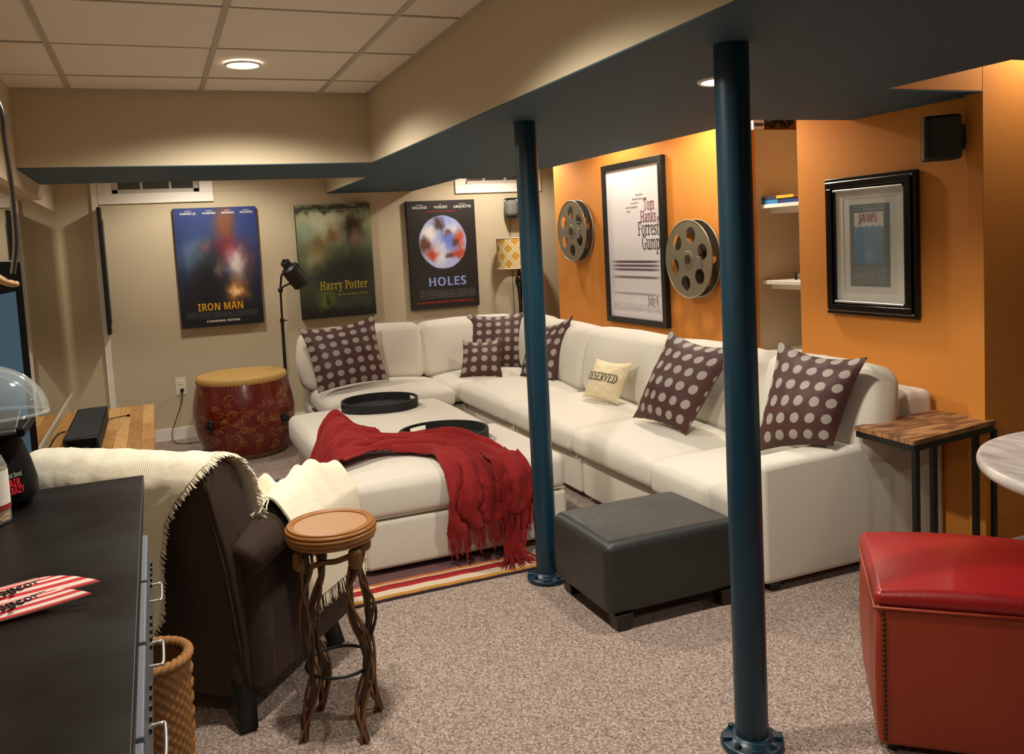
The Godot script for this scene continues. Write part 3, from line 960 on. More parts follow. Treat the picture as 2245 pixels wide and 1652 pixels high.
func build_ottomans() -> void:
	for k in 2:
		var z0: float = [-4.315, -5.27][k]
		var z1: float = [-3.475, -4.335][k]
		var xr: float = [1.70, 1.66][k]
		var o := thing("ottoman", ["off-white square ottoman nearer the viewer, with the red throw over it", "off-white square ottoman farther back, with an empty black tray on it"][k], "ottoman", Vector3.ZERO, 0.0, "white ottomans pushed together")
		obj("base", stuffed(MB.new(), Vector3((0.74 + xr) / 2, 0.142, (z0 + z1) / 2), Vector3(xr - 0.74, 0.215, z1 - z0 - 0.02), 0.022, 0.0, 0.005), M.sofa, o)
		obj("seat_cushion", stuffed(MB.new(), Vector3((0.695 + xr) / 2, 0.335, (z0 + z1) / 2), Vector3(xr - 0.695, 0.165, z1 - z0), 0.04, 0.035, 0.012, 0.0, 60 + k), M.sofa, o)
		obj("seam_piping", MB.new().tube(PackedVector3Array([Vector3(0.703, 0.262, z1 - 0.012), Vector3(xr - 0.008, 0.262, z1 - 0.012)]), 0.004, 6), M.sofa, o)
		for p in [Vector2(0.82, z0 + 0.1), Vector2(xr - 0.1, z0 + 0.1), Vector2(0.82, z1 - 0.1), Vector2(xr - 0.1, z1 - 0.1)]:
			obj("foot", span(Vector3(p.x - 0.03, 0.009, p.y - 0.03), Vector3(p.x + 0.03, 0.04, p.y + 0.03), 0.004), M.dark_wood, o)
	tray(Vector3(1.21, 0.447, -5.0), 0.12, 0.232, "empty black round tray on the farther white ottoman")
	tray(Vector3(1.265, 0.449, -3.94), 1.95, 0.222, "black round tray partly covered by the red throw, holding a remote")
	var rc := thing("remote_control", "slim black remote control lying in the tray by the red throw", "remote", Vector3(1.235, 0.462, -3.94), 0.45)
	obj("body", bx(Vector3(0, 0.008, 0), Vector3(0.17, 0.016, 0.042), 0.006), M.black_gloss, rc)
	for i in 5:
		obj("button", MB.new().lathe(PackedVector2Array([Vector2(0, 0.018), Vector2(0.006, 0.018), Vector2(0.007, 0.0155)]), 10, Vector3(-0.05 + i * 0.026, 0, 0)), M.black_matte, rc)
	# striped rug
	var bands := [[0.0, "3c2a33"], [0.006, "b98330"], [0.019, "d9c6ad"], [0.042, "a31c20"], [0.066, "e4c69c"], [0.075, "d77a3a"], [0.084, "7a5557"], [0.40, "6d4a4d"], [0.43, "9d1a1f"], [0.47, "d9c6ad"], [0.55, "6b6f86"], [0.66, "b98330"], [0.69, "d9c6ad"], [0.75, "7a2f30"], [0.78, "5a3f48"], [0.845, "9d1a1f"], [0.868, "d9c6ad"], [0.885, "8a8a98"], [0.93, "b48a5c"], [0.955, "56567a"]]
	var rugpic := pic(64, 1024, func(x, y):
		var c := c8("4e4e6e")
		for b in bands:
			if y >= b[0] - 0.0008 * sin(x * 50.0): c = c8(b[1])
		var g := 0.95 + 0.05 * sin(y * 1500.0) * sin(x * 300.0)
		return c * g)
	var rm := printed(rugpic, 1.0)
	bump(rm, noisetex(0.3, 256, FastNoiseLite.TYPE_SIMPLEX, 2, 6), 0.25)
	var g := FastNoiseLite.new()
	g.frequency = 2.0
	var rug := MB.new()
	var ry := func(x: float, z: float) -> float: return 0.0085 + 0.0012 * g.get_noise_2d(x, z)
	var fx := func(u: float, v: float) -> Vector3:
		var x := lerpf(0.22, 1.46, u)
		var z := lerpf(-3.225 - 0.012 * sin(u * 3.0) - 0.02 * u, -5.36, v)
		return Vector3(x, ry.call(x, z), z)
	rug.grid(fx, marks(0, 1, 20), marks(0, 1, 30), true)
	rug.grid(func(u: float, t: float) -> Vector3: return (fx.call(u, 0.0) as Vector3) * Vector3(1, t, 1), marks(0, 1, 20), marks(0, 1, 1), false)
	rug.grid(func(u: float, t: float) -> Vector3: return (fx.call(u, 1.0) as Vector3) * Vector3(1, t, 1), marks(0, 1, 20), marks(0, 1, 1), true)
	for i in rug.uv.size():
		rug.uv[i].y = clampf(rug.uv[i].y, 0.001, 0.999) if i < 21 * 31 else 0.004
	tag(obj("striped_rug", rug, rm), "rug with red, cream, mustard and mauve stripes under the white ottomans", "rug")
	# red throw: ribs from its far edge to its near edge, running from the left side over the top and down the front
	var rib := [
		[Vector3(0.664, 0.20, -3.78), Vector3(0.668, 0.21, -4.10)],
		[Vector3(0.664, 0.33, -3.74), Vector3(0.668, 0.34, -4.12)],
		[Vector3(0.70, 0.43, -3.72), Vector3(0.70, 0.47, -4.2)],
		[Vector3(0.79, 0.450, -3.74), Vector3(0.79, 0.56, -4.24)],
		[Vector3(0.90, 0.455, -3.77), Vector3(0.88, 0.50, -4.10)],
		[Vector3(1.02, 0.456, -3.74), Vector3(1.05, 0.49, -3.90)],
		[Vector3(1.10, 0.456, -3.64), Vector3(1.24, 0.515, -3.75)],
		[Vector3(1.10, 0.452, -3.53), Vector3(1.37, 0.480, -3.64)],
		[Vector3(1.10, 0.42, -3.462), Vector3(1.45, 0.445, -3.55)],
		[Vector3(1.10, 0.33, -3.435), Vector3(1.49, 0.40, -3.452)],
		[Vector3(1.09, 0.24, -3.437), Vector3(1.505, 0.31, -3.435)],
		[Vector3(1.09, 0.155, -3.442), Vector3(1.51, 0.235, -3.435)]]
	var ng := FastNoiseLite.new()
	ng.frequency = 1.6
	ng.seed = 77
	var sheet := func(ribs: Array, amp: float, folds: float, ph: float) -> Callable:
		return func(u: float, v: float) -> Vector3:
			var s := u * (ribs.size() - 1)
			var i := mini(int(s), ribs.size() - 2)
			var t := s - i
			var e := []
			for w in 2:
				e.append((ribs[i][w] as Vector3).cubic_interpolate(ribs[i + 1][w], ribs[maxi(i - 1, 0)][w], ribs[mini(i + 2, ribs.size() - 1)][w], t))
			var p: Vector3 = (e[0] as Vector3).lerp(e[1], v)
			var wq := v * folds + ph + 0.75 * ng.get_noise_2d(u * 1.7, v * 0.8) + 0.25 * ng.get_noise_2d(u * 2.4, v * 2.0 + 5.0)
			var f := amp * pow(absf(sin(wq * PI)), 0.75) * (0.7 + 0.5 * ng.get_noise_2d(u * 1.0 + 4.0, v * 3.0)) + amp * 0.4 * (ng.get_noise_2d(u * 1.6 + 3.0, v * 4.0) + 0.4)
			var hang := clampf((0.43 - p.y) / 0.05, 0, 1)
			var out := Vector3(0, 1, 0).lerp(Vector3(0, 0.0, 1) if p.x > 0.75 else Vector3(-1, 0, 0), hang)
			if p.y > 0.43 and p.x > 0.95: f *= 0.55
			p += out * maxf(f, 0.0)
			var dt := Vector2(p.x - 1.265, p.z + 3.94).length()
			if p.y > 0.4 and dt < 0.27: p.y = maxf(p.y, 0.512 + f * 0.5 - maxf(dt - 0.232, 0.0) * 1.5)
			return p
	var th := thing("red_throw", "red knitted throw with fringe draped over the nearer white ottoman", "throw")
	var fa: Callable = sheet.call(rib, 0.055, 4.3, 0.2)
	obj("cloth", cloth(MB.new(), fa, 120, 72, 0.007), M.throw_red, th)
	# a second fold that reaches the floor
	var tail := [
		[Vector3(1.30, 0.46, -3.54), Vector3(1.44, 0.455, -3.58)],
		[Vector3(1.33, 0.40, -3.44), Vector3(1.47, 0.40, -3.445)],
		[Vector3(1.34, 0.25, -3.422), Vector3(1.48, 0.27, -3.425)],
		[Vector3(1.335, 0.13, -3.415), Vector3(1.46, 0.14, -3.42)],
		[Vector3(1.325, 0.035, -3.37), Vector3(1.43, 0.04, -3.385)]]
	var fb: Callable = sheet.call(tail, 0.022, 1.8, 0.3)
	obj("cloth_end", cloth(MB.new(), fb, 30, 12, 0.008), M.throw_red, th)
	var fm := MB.new()
	for set_ in [[fa, 26, 0.10, Vector3(0, -1, 0.03), 4], [fb, 7, 0.09, Vector3(0, -0.55, 0.8), 4]]:
		var pts := PackedVector3Array()
		var dirs := PackedVector3Array()
		for i in set_[1] + 1:
			var v: float = float(i) / set_[1]
			pts.append(set_[0].call(1.0, v))
			dirs.append(set_[3] + (Vector3(v - 0.5, 0, 0) * 1.4 if set_[1] == 7 else Vector3.ZERO))
		fringe(fm, pts, dirs, set_[4], set_[2], 0.0032, 0.006)
	var pl := PackedVector3Array()
	var dl := PackedVector3Array()
	for i in 11:
		pl.append(fa.call(0.0, i / 10.0))
		dl.append(Vector3(-0.05, -1, 0))
	fringe(fm, pl, dl, 3, 0.07, 0.003)
	tag(obj("fringe", fm, M.throw_red, th), "", "", "", "stuff")
	# black leather ottoman
	var o := thing("leather_ottoman", "low black leather ottoman on short wooden feet between the two posts", "ottoman")
	var lb := MB.new()
	var soft := func(p: Vector3) -> Vector3:
		return Vector3(0.006 * p.x * (1 - p.y * p.y), 0.014 * maxf(p.y, 0) * (1 - p.x * p.x) * (1 - p.z * p.z), 0.006 * p.z * (1 - p.y * p.y))
	lb.rbox(Vector3(1.678, 0.195, -2.785), Vector3(0.565, 0.27, 0.44), 0.035, 5, 8, soft)
	obj("body", lb, M.leather_black, o)
	for x in [1.419, 1.951]:
		for z in [-2.574, -2.996]:
			obj("corner_seam", MB.new().tube(PackedVector3Array([Vector3(x, 0.07, z), Vector3(x, 0.28, z)]), 0.003, 6), M.leather_black, o)
	for x in [1.46, 1.91]:
		for z in [-2.60, -2.97]:
			var leg := MB.new()
			leg.xf = Transform3D(Basis(), Vector3(x, 0.032, z))
			leg.rbox(Vector3.ZERO, Vector3(0.062, 0.064, 0.062), 0.004, 2, 1, func(p): return Vector3(p.x, 0, p.z) * 0.005 * p.y)
			obj("foot", leg, M.dark_wood, o)

# ---------------------------------------------------------------- posters
func poster(x: float, y: float, paint: Callable, label: String, edge: Material) -> Node3D:
	# 0.62 by 0.93 stretched over a 4 cm frame; x is its left edge, y its top
	var o := thing("canvas_poster", label, "poster", Vector3(x, y, ZB), 0.0, "canvas posters on the far wall")
	obj("canvas_body", span(Vector3(0, -0.93, 0.001), Vector3(0.62, 0, 0.042), 0.003), edge, o)
	var m := printed(pic(240, 360, paint), 0.55)
	obj("printed_front", MB.new().card(Vector3(0.002, -0.928, 0.0426), Vector3(0.616, 0, 0), Vector3(0, 0.926, 0)), m, o)
	return o

# grey rows of unreadable small print
func small_print(c: Color, x: float, y: float, x0: float, x1: float, y0: float, y1: float, rows: int, ink: Color, k := 0.7) -> Color:
	if x < x0 or x > x1 or y < y0 or y > y1: return c
	var r := (y - y0) / (y1 - y0) * rows
	var row := int(r)
	if r - row > 0.6: return c
	var h := sin(floor(x * 120.0) * 12.9898 + row * 78.233) * 43758.5453
	h -= floorf(h)
	return c.lerp(ink, k) if h > 0.25 else c

func build_posters() -> void:
	var sans := fnt("Droid Sans", 700)
	var thin := fnt("Droid Sans")
	var serif := fnt("Droid Serif", 700)
	var white := mat("e8e4da", 0.6)
	var gold := mat("d19a24", 0.5)
	var gold2 := mat("a8912f", 0.5)
	var red := mat("b02a20", 0.6)
	var I := Basis()
	var z := 0.0435
	# leftmost: deep blue
	var b1 := blobs([c8("1d2f70"), c8("14141a")], [[0.55, 0.28, 0.5, 0.25, c8("35508f"), 0.7], [0.25, 0.42, 0.2, 0.16, c8("8fb4cf"), 0.7], [0.60, 0.14, 0.13, 0.17, c8("8a4a1e"), 0.85], [0.62, 0.36, 0.22, 0.12, c8("8e1b22"), 0.8], [0.36, 0.62, 0.25, 0.3, c8("0e0d10"), 0.95], [0.72, 0.48, 0.13, 0.13, c8("f1e6dc"), 0.85], [0.86, 0.5, 0.1, 0.16, c8("5e3a33"), 0.6], [0.70, 0.71, 0.13, 0.10, c8("e08a35"), 0.9], [0.70, 0.71, 0.06, 0.045, c8("ffe2a8"), 0.9], [0.36, 0.31, 0.06, 0.06, c8("8a5d45"), 0.5], [0.5, 0.52, 0.06, 0.08, c8("a7896a"), 0.5], [0.5, 0.9, 0.8, 0.09, c8("0a0a0c"), 0.9]], 1.3)
	var p := poster(0.175, 1.797, func(x, y): return small_print(b1.call(x, y), x, y, 0.06, 0.94, 0.875, 0.935, 4, c8("55585e")), "deep blue canvas poster with a bright burst, leftmost on the far wall", mat("141a38", 0.6))
	var names := [["ROBERT", "DOWNEY JR.", 0.11], ["TERRENCE", "HOWARD", 0.265], ["JEFF", "BRIDGES", 0.405], ["GWYNETH", "PALTROW", 0.545]]
	for i in 4:
		words(p, names[i][0], thin, 0.008, Vector3(names[i][2], -0.026, z), I, white, 0.05)
		words(p, names[i][1], sans, 0.014, Vector3(names[i][2], -0.044, z), I, white, 0.118 if i == 0 else 0.095)
	words(p, "IRON MAN", sans, 0.058, Vector3(0.30, -0.775, z), I, gold, 0.34)
	words(p, "COMING SOON", sans, 0.016, Vector3(0.31, -0.888, z), I, white, 0.25)
	# middle: green
	var b2 := blobs([c8("8b9a66"), c8("1c2014")], [[0.45, 0.14, 0.5, 0.2, c8("d6d8ba"), 0.9], [0.12, 0.24, 0.12, 0.1, c8("8fa088"), 0.7], [0.5, 0.03, 0.9, 0.04, c8("23261c"), 0.9], [0.75, 0.22, 0.16, 0.14, c8("1d130c"), 0.9], [0.79, 0.30, 0.07, 0.09, c8("8c6647"), 0.75], [0.48, 0.28, 0.1, 0.09, c8("7d5230"), 0.8], [0.29, 0.37, 0.11, 0.1, c8("7a5a30"), 0.8], [0.72, 0.58, 0.36, 0.2, c8("141611"), 0.92], [0.2, 0.5, 0.14, 0.12, c8("b3a67c"), 0.6], [0.38, 0.62, 0.3, 0.1, c8("191a14"), 0.7], [0.34, 0.85, 0.11, 0.09, c8("7c8a2c"), 0.8], [0.36, 0.85, 0.05, 0.05, c8("1b200e"), 0.8], [0.5, 0.97, 0.8, 0.05, c8("0f100c"), 0.9]], 1.3)
	p = poster(1.10, 1.79, func(x, y): return small_print(b2.call(x, y), x, y, 0.45, 0.95, 0.83, 0.93, 6, c8("4b4f42")), "dark green canvas poster in the middle of the far wall", mat("12140f", 0.6))
	words(p, "Something evil has returned to Hogwarts!", serif, 0.02, Vector3(0.32, -0.045, z), I, mat("8f927c", 0.6), 0.5)
	words(p, "Harry Potter", serif, 0.07, Vector3(0.36, -0.665, z), I, gold2, 0.4)
	words(p, "AND THE CHAMBER OF SECRETS", thin, 0.016, Vector3(0.43, -0.745, z), I, gold2, 0.26)
	# right: black with a bright round opening
	var hole := blobs([c8("8fa0d8"), c8("b9c2e6")], [[0.3, 0.3, 0.14, 0.09, c8("f3eee6"), 0.9], [0.6, 0.36, 0.14, 0.1, c8("4f62c4"), 0.7], [0.42, 0.5, 0.16, 0.1, c8("f1ece6"), 0.7], [0.75, 0.36, 0.07, 0.09, c8("c8481c"), 0.95], [0.33, 0.50, 0.10, 0.06, c8("b23a1c"), 0.95], [0.72, 0.5, 0.13, 0.055, c8("b23a1c"), 0.95], [0.24, 0.4, 0.08, 0.06, c8("5a2a17"), 0.9], [0.45, 0.22, 0.08, 0.06, c8("3a241a"), 0.9], [0.64, 0.26, 0.1, 0.05, c8("d8d5da"), 0.8], [0.58, 0.3, 0.05, 0.035, c8("7c4a36"), 0.9], [0.70, 0.39, 0.05, 0.04, c8("4a2d23"), 0.9], [0.6, 0.51, 0.05, 0.035, c8("5c3626"), 0.9]], 1.6)
	p = poster(2.035, 1.792, func(x, y):
		var dx: float = (x - 0.5) / 0.345
		var dy: float = (y - 0.385) / 0.245
		var rr: float = sqrt(dx * dx + dy * dy) - 0.03 + 0.006 * sin(atan2(dy, dx) * 9.0)
		var c: Color = c8("17110e").lerp(hole.call(x, y), clampf((1.0 - rr) * 30.0, 0, 1))
		return small_print(c, x, y, 0.12, 0.95, 0.83, 0.915, 4, c8("6a6560")), "black canvas poster with a bright round picture, rightmost on the far wall", mat("120d0c", 0.6))
	var n3 := [["SIGOURNEY", "WEAVER", 0.115], ["JON", "VOIGHT", 0.305], ["PATRICIA", "ARQUETTE", 0.505]]
	for i in 3:
		words(p, n3[i][0], thin, 0.008, Vector3(n3[i][2], -0.036, z), I, white, 0.06 if i != 1 else 0.025)
		words(p, n3[i][1], serif, 0.021, Vector3(n3[i][2], -0.058, z), I, white, [0.135, 0.125, 0.165][i])
	words(p, "SOME SECRETS ARE TOO BIG TO KEEP HIDDEN.", sans, 0.01, Vector3(0.31, -0.094, z), I, red, 0.26)
	words(p, "HOLES", sans, 0.075, Vector3(0.33, -0.70, z), I, mat("8494d2", 0.5), 0.34)
	words(p, "THE ADVENTURE IS DOWN THERE... START DIGGING APRIL 18.", sans, 0.015, Vector3(0.31, -0.876, z), I, red, 0.52)

# a framed picture hung on the orange wall; z0 is its far (left) edge, z1 its near edge
func frame_bars(o: Node, h: float, w: float, bar: float, d: float, m: Material, inset := 0.0, called := "frame_bar", proud := 0.0) -> void:
	var a := inset
	for s in [[Vector2(a, a), Vector2(w - a, a + bar)], [Vector2(a, h - a - bar), Vector2(w - a, h - a)], [Vector2(a, a + bar), Vector2(a + bar, h - a - bar)], [Vector2(w - a - bar, a + bar), Vector2(w - a, h - a - bar)]]:
		obj(called, span(Vector3(s[0].x, s[0].y, proud), Vector3(s[1].x, s[1].y, proud + d), minf(0.004, bar * 0.3)), m, o)

func build_frames() -> void:
	var serif := fnt("Droid Serif")
	var I := Basis()
	# tall white poster; local x runs towards the viewer, local z out of the wall
	var turn := -PI / 2
	var o := thing("framed_poster", "tall white poster in a plain black frame between the two film reels", "poster", Vector3(XR - 0.002, 0.80, -5.355), turn)
	var w := 0.765
	var h := 1.10
	obj("backing", span(Vector3(0.01, 0.01, 0.001), Vector3(w - 0.01, h - 0.01, 0.02)), M.black_matte, o)
	frame_bars(o, h, w, 0.042, 0.038, M.black, 0.0, "frame_bar", 0.001)
	var pb := blobs([c8("e9e4e2"), c8("d5cfd2")], [[0.5, 0.3, 0.6, 0.12, c8("d8d4d4"), 0.6], [0.3, 0.62, 0.5, 0.1, c8("cfcaca"), 0.5], [0.5, 0.9, 0.8, 0.12, c8("dcd5d6"), 0.6]], 1.2)
	var paint := func(x, y):
		var c: Color = pb.call(x, y)
		# plain soft bars of colour
		for r in [[0.622, "473339"], [0.648, "4d383d"], [0.674, "53404a"], [0.725, "6a5a5c"], [0.835, "a0949a"]]:
			var k: float = exp(-pow((y - r[0]) / 0.0085, 4.0)) * exp(-pow((x - 0.51) / 0.42, 8.0))
			c = c.lerp(c8(r[1]), k * 0.9)
		c = small_print(c, x, y, 0.05, 0.95, 0.90, 0.955, 5, c8("8d8486"), 0.55)
		return c
	obj("printed_sheet", MB.new().card(Vector3(0.04, 0.04, 0.022), Vector3(w - 0.08, 0, 0), Vector3(0, h - 0.08, 0)), printed(pic(240, 352, paint), 0.35), o)
	var rb := mat("6e2a30", 0.6)
	var dk := mat("2e2530", 0.6)
	var z := 0.0228
	words(o, "Tom", serif, 0.075, Vector3(0.588, 0.80, z), I, rb, 0.127)
	words(o, "Hanks", serif, 0.075, Vector3(0.572, 0.722, z), I, rb, 0.185)
	words(o, "is", serif, 0.035, Vector3(0.688, 0.708, z), I, rb, 0.022)
	words(o, "Forrest", serif, 0.09, Vector3(0.569, 0.643, z), I, dk, 0.25)
	words(o, "Gump", serif, 0.09, Vector3(0.594, 0.55, z), I, dk, 0.208)
	words(o, "July 6", serif, 0.055, Vector3(0.597, 0.172, z), I, mat("6d6168", 0.6), 0.125)
	for i in 5:
		words(o, ["The world", "will never be the same", "once you've", "seen it through the", "eyes of"][i], serif, 0.012, Vector3(0.47 - 0.04 * absf(i - 0.5) * (1 if i > 1 else 0), 0.87 - i * 0.026, z), I, mat("9a9094", 0.6))
	# small print in the wide black frame
	o = thing("framed_print", "small blue print with white mat in a wide black frame on the right orange wall", "picture frame", Vector3(XR - 0.002, 0.98, -3.205), turn)
	w = 0.52
	h = 0.64
	obj("backing", span(Vector3(0.01, 0.01, 0.001), Vector3(w - 0.01, h - 0.01, 0.016)), M.black_matte, o)
	frame_bars(o, h, w, 0.018, 0.028, M.black_gloss, 0.0, "outer_moulding", 0.001)
	frame_bars(o, h, w, 0.03, 0.04, M.black_gloss, 0.018, "frame_bar", 0.001)
	frame_bars(o, h, w, 0.014, 0.03, M.black_gloss, 0.048, "inner_moulding", 0.001)
	for y in [0.02, h - 0.02]:
		obj("silver_edge", MB.new().tube(PackedVector3Array([Vector3(0.01, y, 0.031), Vector3(w - 0.01, y, 0.031)]), 0.005, 8), M.silver, o)
	for y in [0.06, h - 0.06]:
		obj("silver_edge", MB.new().tube(PackedVector3Array([Vector3(0.06, y, 0.033), Vector3(w - 0.06, y, 0.033)]), 0.006, 8), M.silver, o)
	obj("mat_board", span(Vector3(0.06, 0.06, 0.015), Vector3(w - 0.06, h - 0.06, 0.018), 0.001), mat("d9d2c4", 0.7), o)
	obj("mat_board", join([span(Vector3(0.06, 0.06, 0.018), Vector3(0.105, h - 0.06, 0.021), 0.001), span(Vector3(w - 0.105, 0.06, 0.018), Vector3(w - 0.06, h - 0.06, 0.021), 0.001), span(Vector3(0.105, 0.06, 0.018), Vector3(w - 0.105, 0.10, 0.021), 0.001), span(Vector3(0.105, h - 0.10, 0.018), Vector3(w - 0.105, h - 0.06, 0.021), 0.001)]), mat("e6dfd0", 0.7), o)
	var jp := func(x, y):
		var c := c8("4c5348")
		if y < 0.1: c = small_print(c8("33454c"), x, y, 0.1, 0.9, 0.02, 0.09, 2, c8("8fa0a2"))
		if x > 0.12 and x < 0.85 and y > 0.1 and y < 0.725:
			c = c8("d7d3cb") if y < 0.27 + 0.008 * sin(x * 40.0) else c8("3f86a4").lerp(c8("27648a"), (y - 0.27) / 0.45)
			var r: float = Vector2((x - 0.5) / 0.22, (y - 0.62) / 0.13).length()
			if y > 0.27: c = c.lerp(c8("79a5ae"), 0.55 * clampf(1.0 - r, 0, 1))
		c = small_print(c, x, y, 0.1, 0.9, 0.76, 0.97, 9, c8("8b8c80"), 0.6)
		return c
	obj("printed_sheet", MB.new().card(Vector3(0.143, 0.135, 0.0186), Vector3(0.232, 0, 0), Vector3(0, 0.375, 0)), printed(pic(160, 280, jp), 0.4), o)
	words(o, "JAWS", fnt("Droid Sans", 700), 0.038, Vector3(0.252, 0.447, 0.0195), I, mat("a02033", 0.6), 0.11)
	obj("pane", span(Vector3(0.055, 0.055, 0.024), Vector3(w - 0.055, h - 0.055, 0.0255), 0.0005), M.glass, o)

func build_reels() -> void:
	var specs := [[Vector3(XR - 0.004, 1.46, -5.77), 0.228, 0.35, "grey metal film reel on the orange wall left of the tall white poster"], [Vector3(XR - 0.004, 1.245, -4.27), 0.232, 0.1, "grey metal film reel on the orange wall right of the tall white poster"]]
	for k in 2:
		var s: Array = specs[k]
		var R: float = s[1]
		var o := thing("film_reel", s[3], "film reel", s[0], -PI / 2, "film reels on the orange wall")
		# one flange: six round openings, cut as half wedges
		var half := PackedVector2Array()
		var r0 := 0.03
		var hc := R * 0.64
		var hr := R * 0.2
		var a1 := PI / 6
		half.append(Vector2(r0, 0))
		half.append(Vector2(hc - hr, 0))
		for i in range(1, 12):
			var a := PI - PI * i / 12
			half.append(Vector2(hc + cos(a) * hr, sin(a) * hr))
		half.append(Vector2(hc + hr, 0))
		half.append(Vector2(R, 0))
		for i in range(1, 7):
			half.append(Vector2(cos(a1 * i / 6), sin(a1 * i / 6)) * R)
		for i in range(0, 4):
			var a := a1 * (3 - i) / 3
			if i < 3: half.append(Vector2(cos(a), sin(a)) * r0)
		for f in 2:
			var fl := MB.new()
			for i in 12:
				var poly := PackedVector2Array()
				var turn: float = s[2] + (i / 2) * TAU / 6 + f * 0.2
				for q in half:
					poly.append(Vector2(q.x, q.y if i % 2 == 0 else -q.y).rotated(turn))
				fl.xf = Transform3D(Basis(), Vector3(0, 0, 0.012 + f * 0.062))
				fl.prism(poly, 0.004)
			fl.xf = Transform3D(Basis(), Vector3.ZERO)
			var fo := obj("flange", fl, M.gunmetal if f == 1 else M.gunmetal_dark, o)
			var rim := PackedVector3Array()
			for i in 64:
				rim.append(Vector3(cos(TAU * i / 64), sin(TAU * i / 64), 0) * R + Vector3(0, 0, 0.014 + f * 0.062))
			obj("rolled_rim", MB.new().tube(rim, 0.005, 8, true), M.gunmetal, fo)
		var rot := Basis(Vector3.RIGHT, PI / 2)
		for q in [["hub", 0.072, 0.004, 0.074], ["hub_ring", 0.05, 0.074, 0.082], ["hub_cap", 0.03, 0.074, 0.086]]:
			var hub := MB.new()
			hub.xf = Transform3D(rot, Vector3.ZERO)
			hub.lathe(PackedVector2Array([Vector2(0, q[2]), Vector2(q[1], q[2]), Vector2(q[1], q[3] - 0.002), Vector2(q[1] - 0.003, q[3]), Vector2(0, q[3])]), 32, Vector3.ZERO, true)
			obj(q[0], hub, M.gunmetal if q[0] != "hub_cap" else M.gunmetal_dark, o)
		if true:
			var pl := MB.new()
			pl.rbox(Vector3(0.115, -0.02, 0.081), Vector3(0.035, 0.07, 0.006), 0.002, 2)
			obj("latch_plate", pl, M.silver, o)

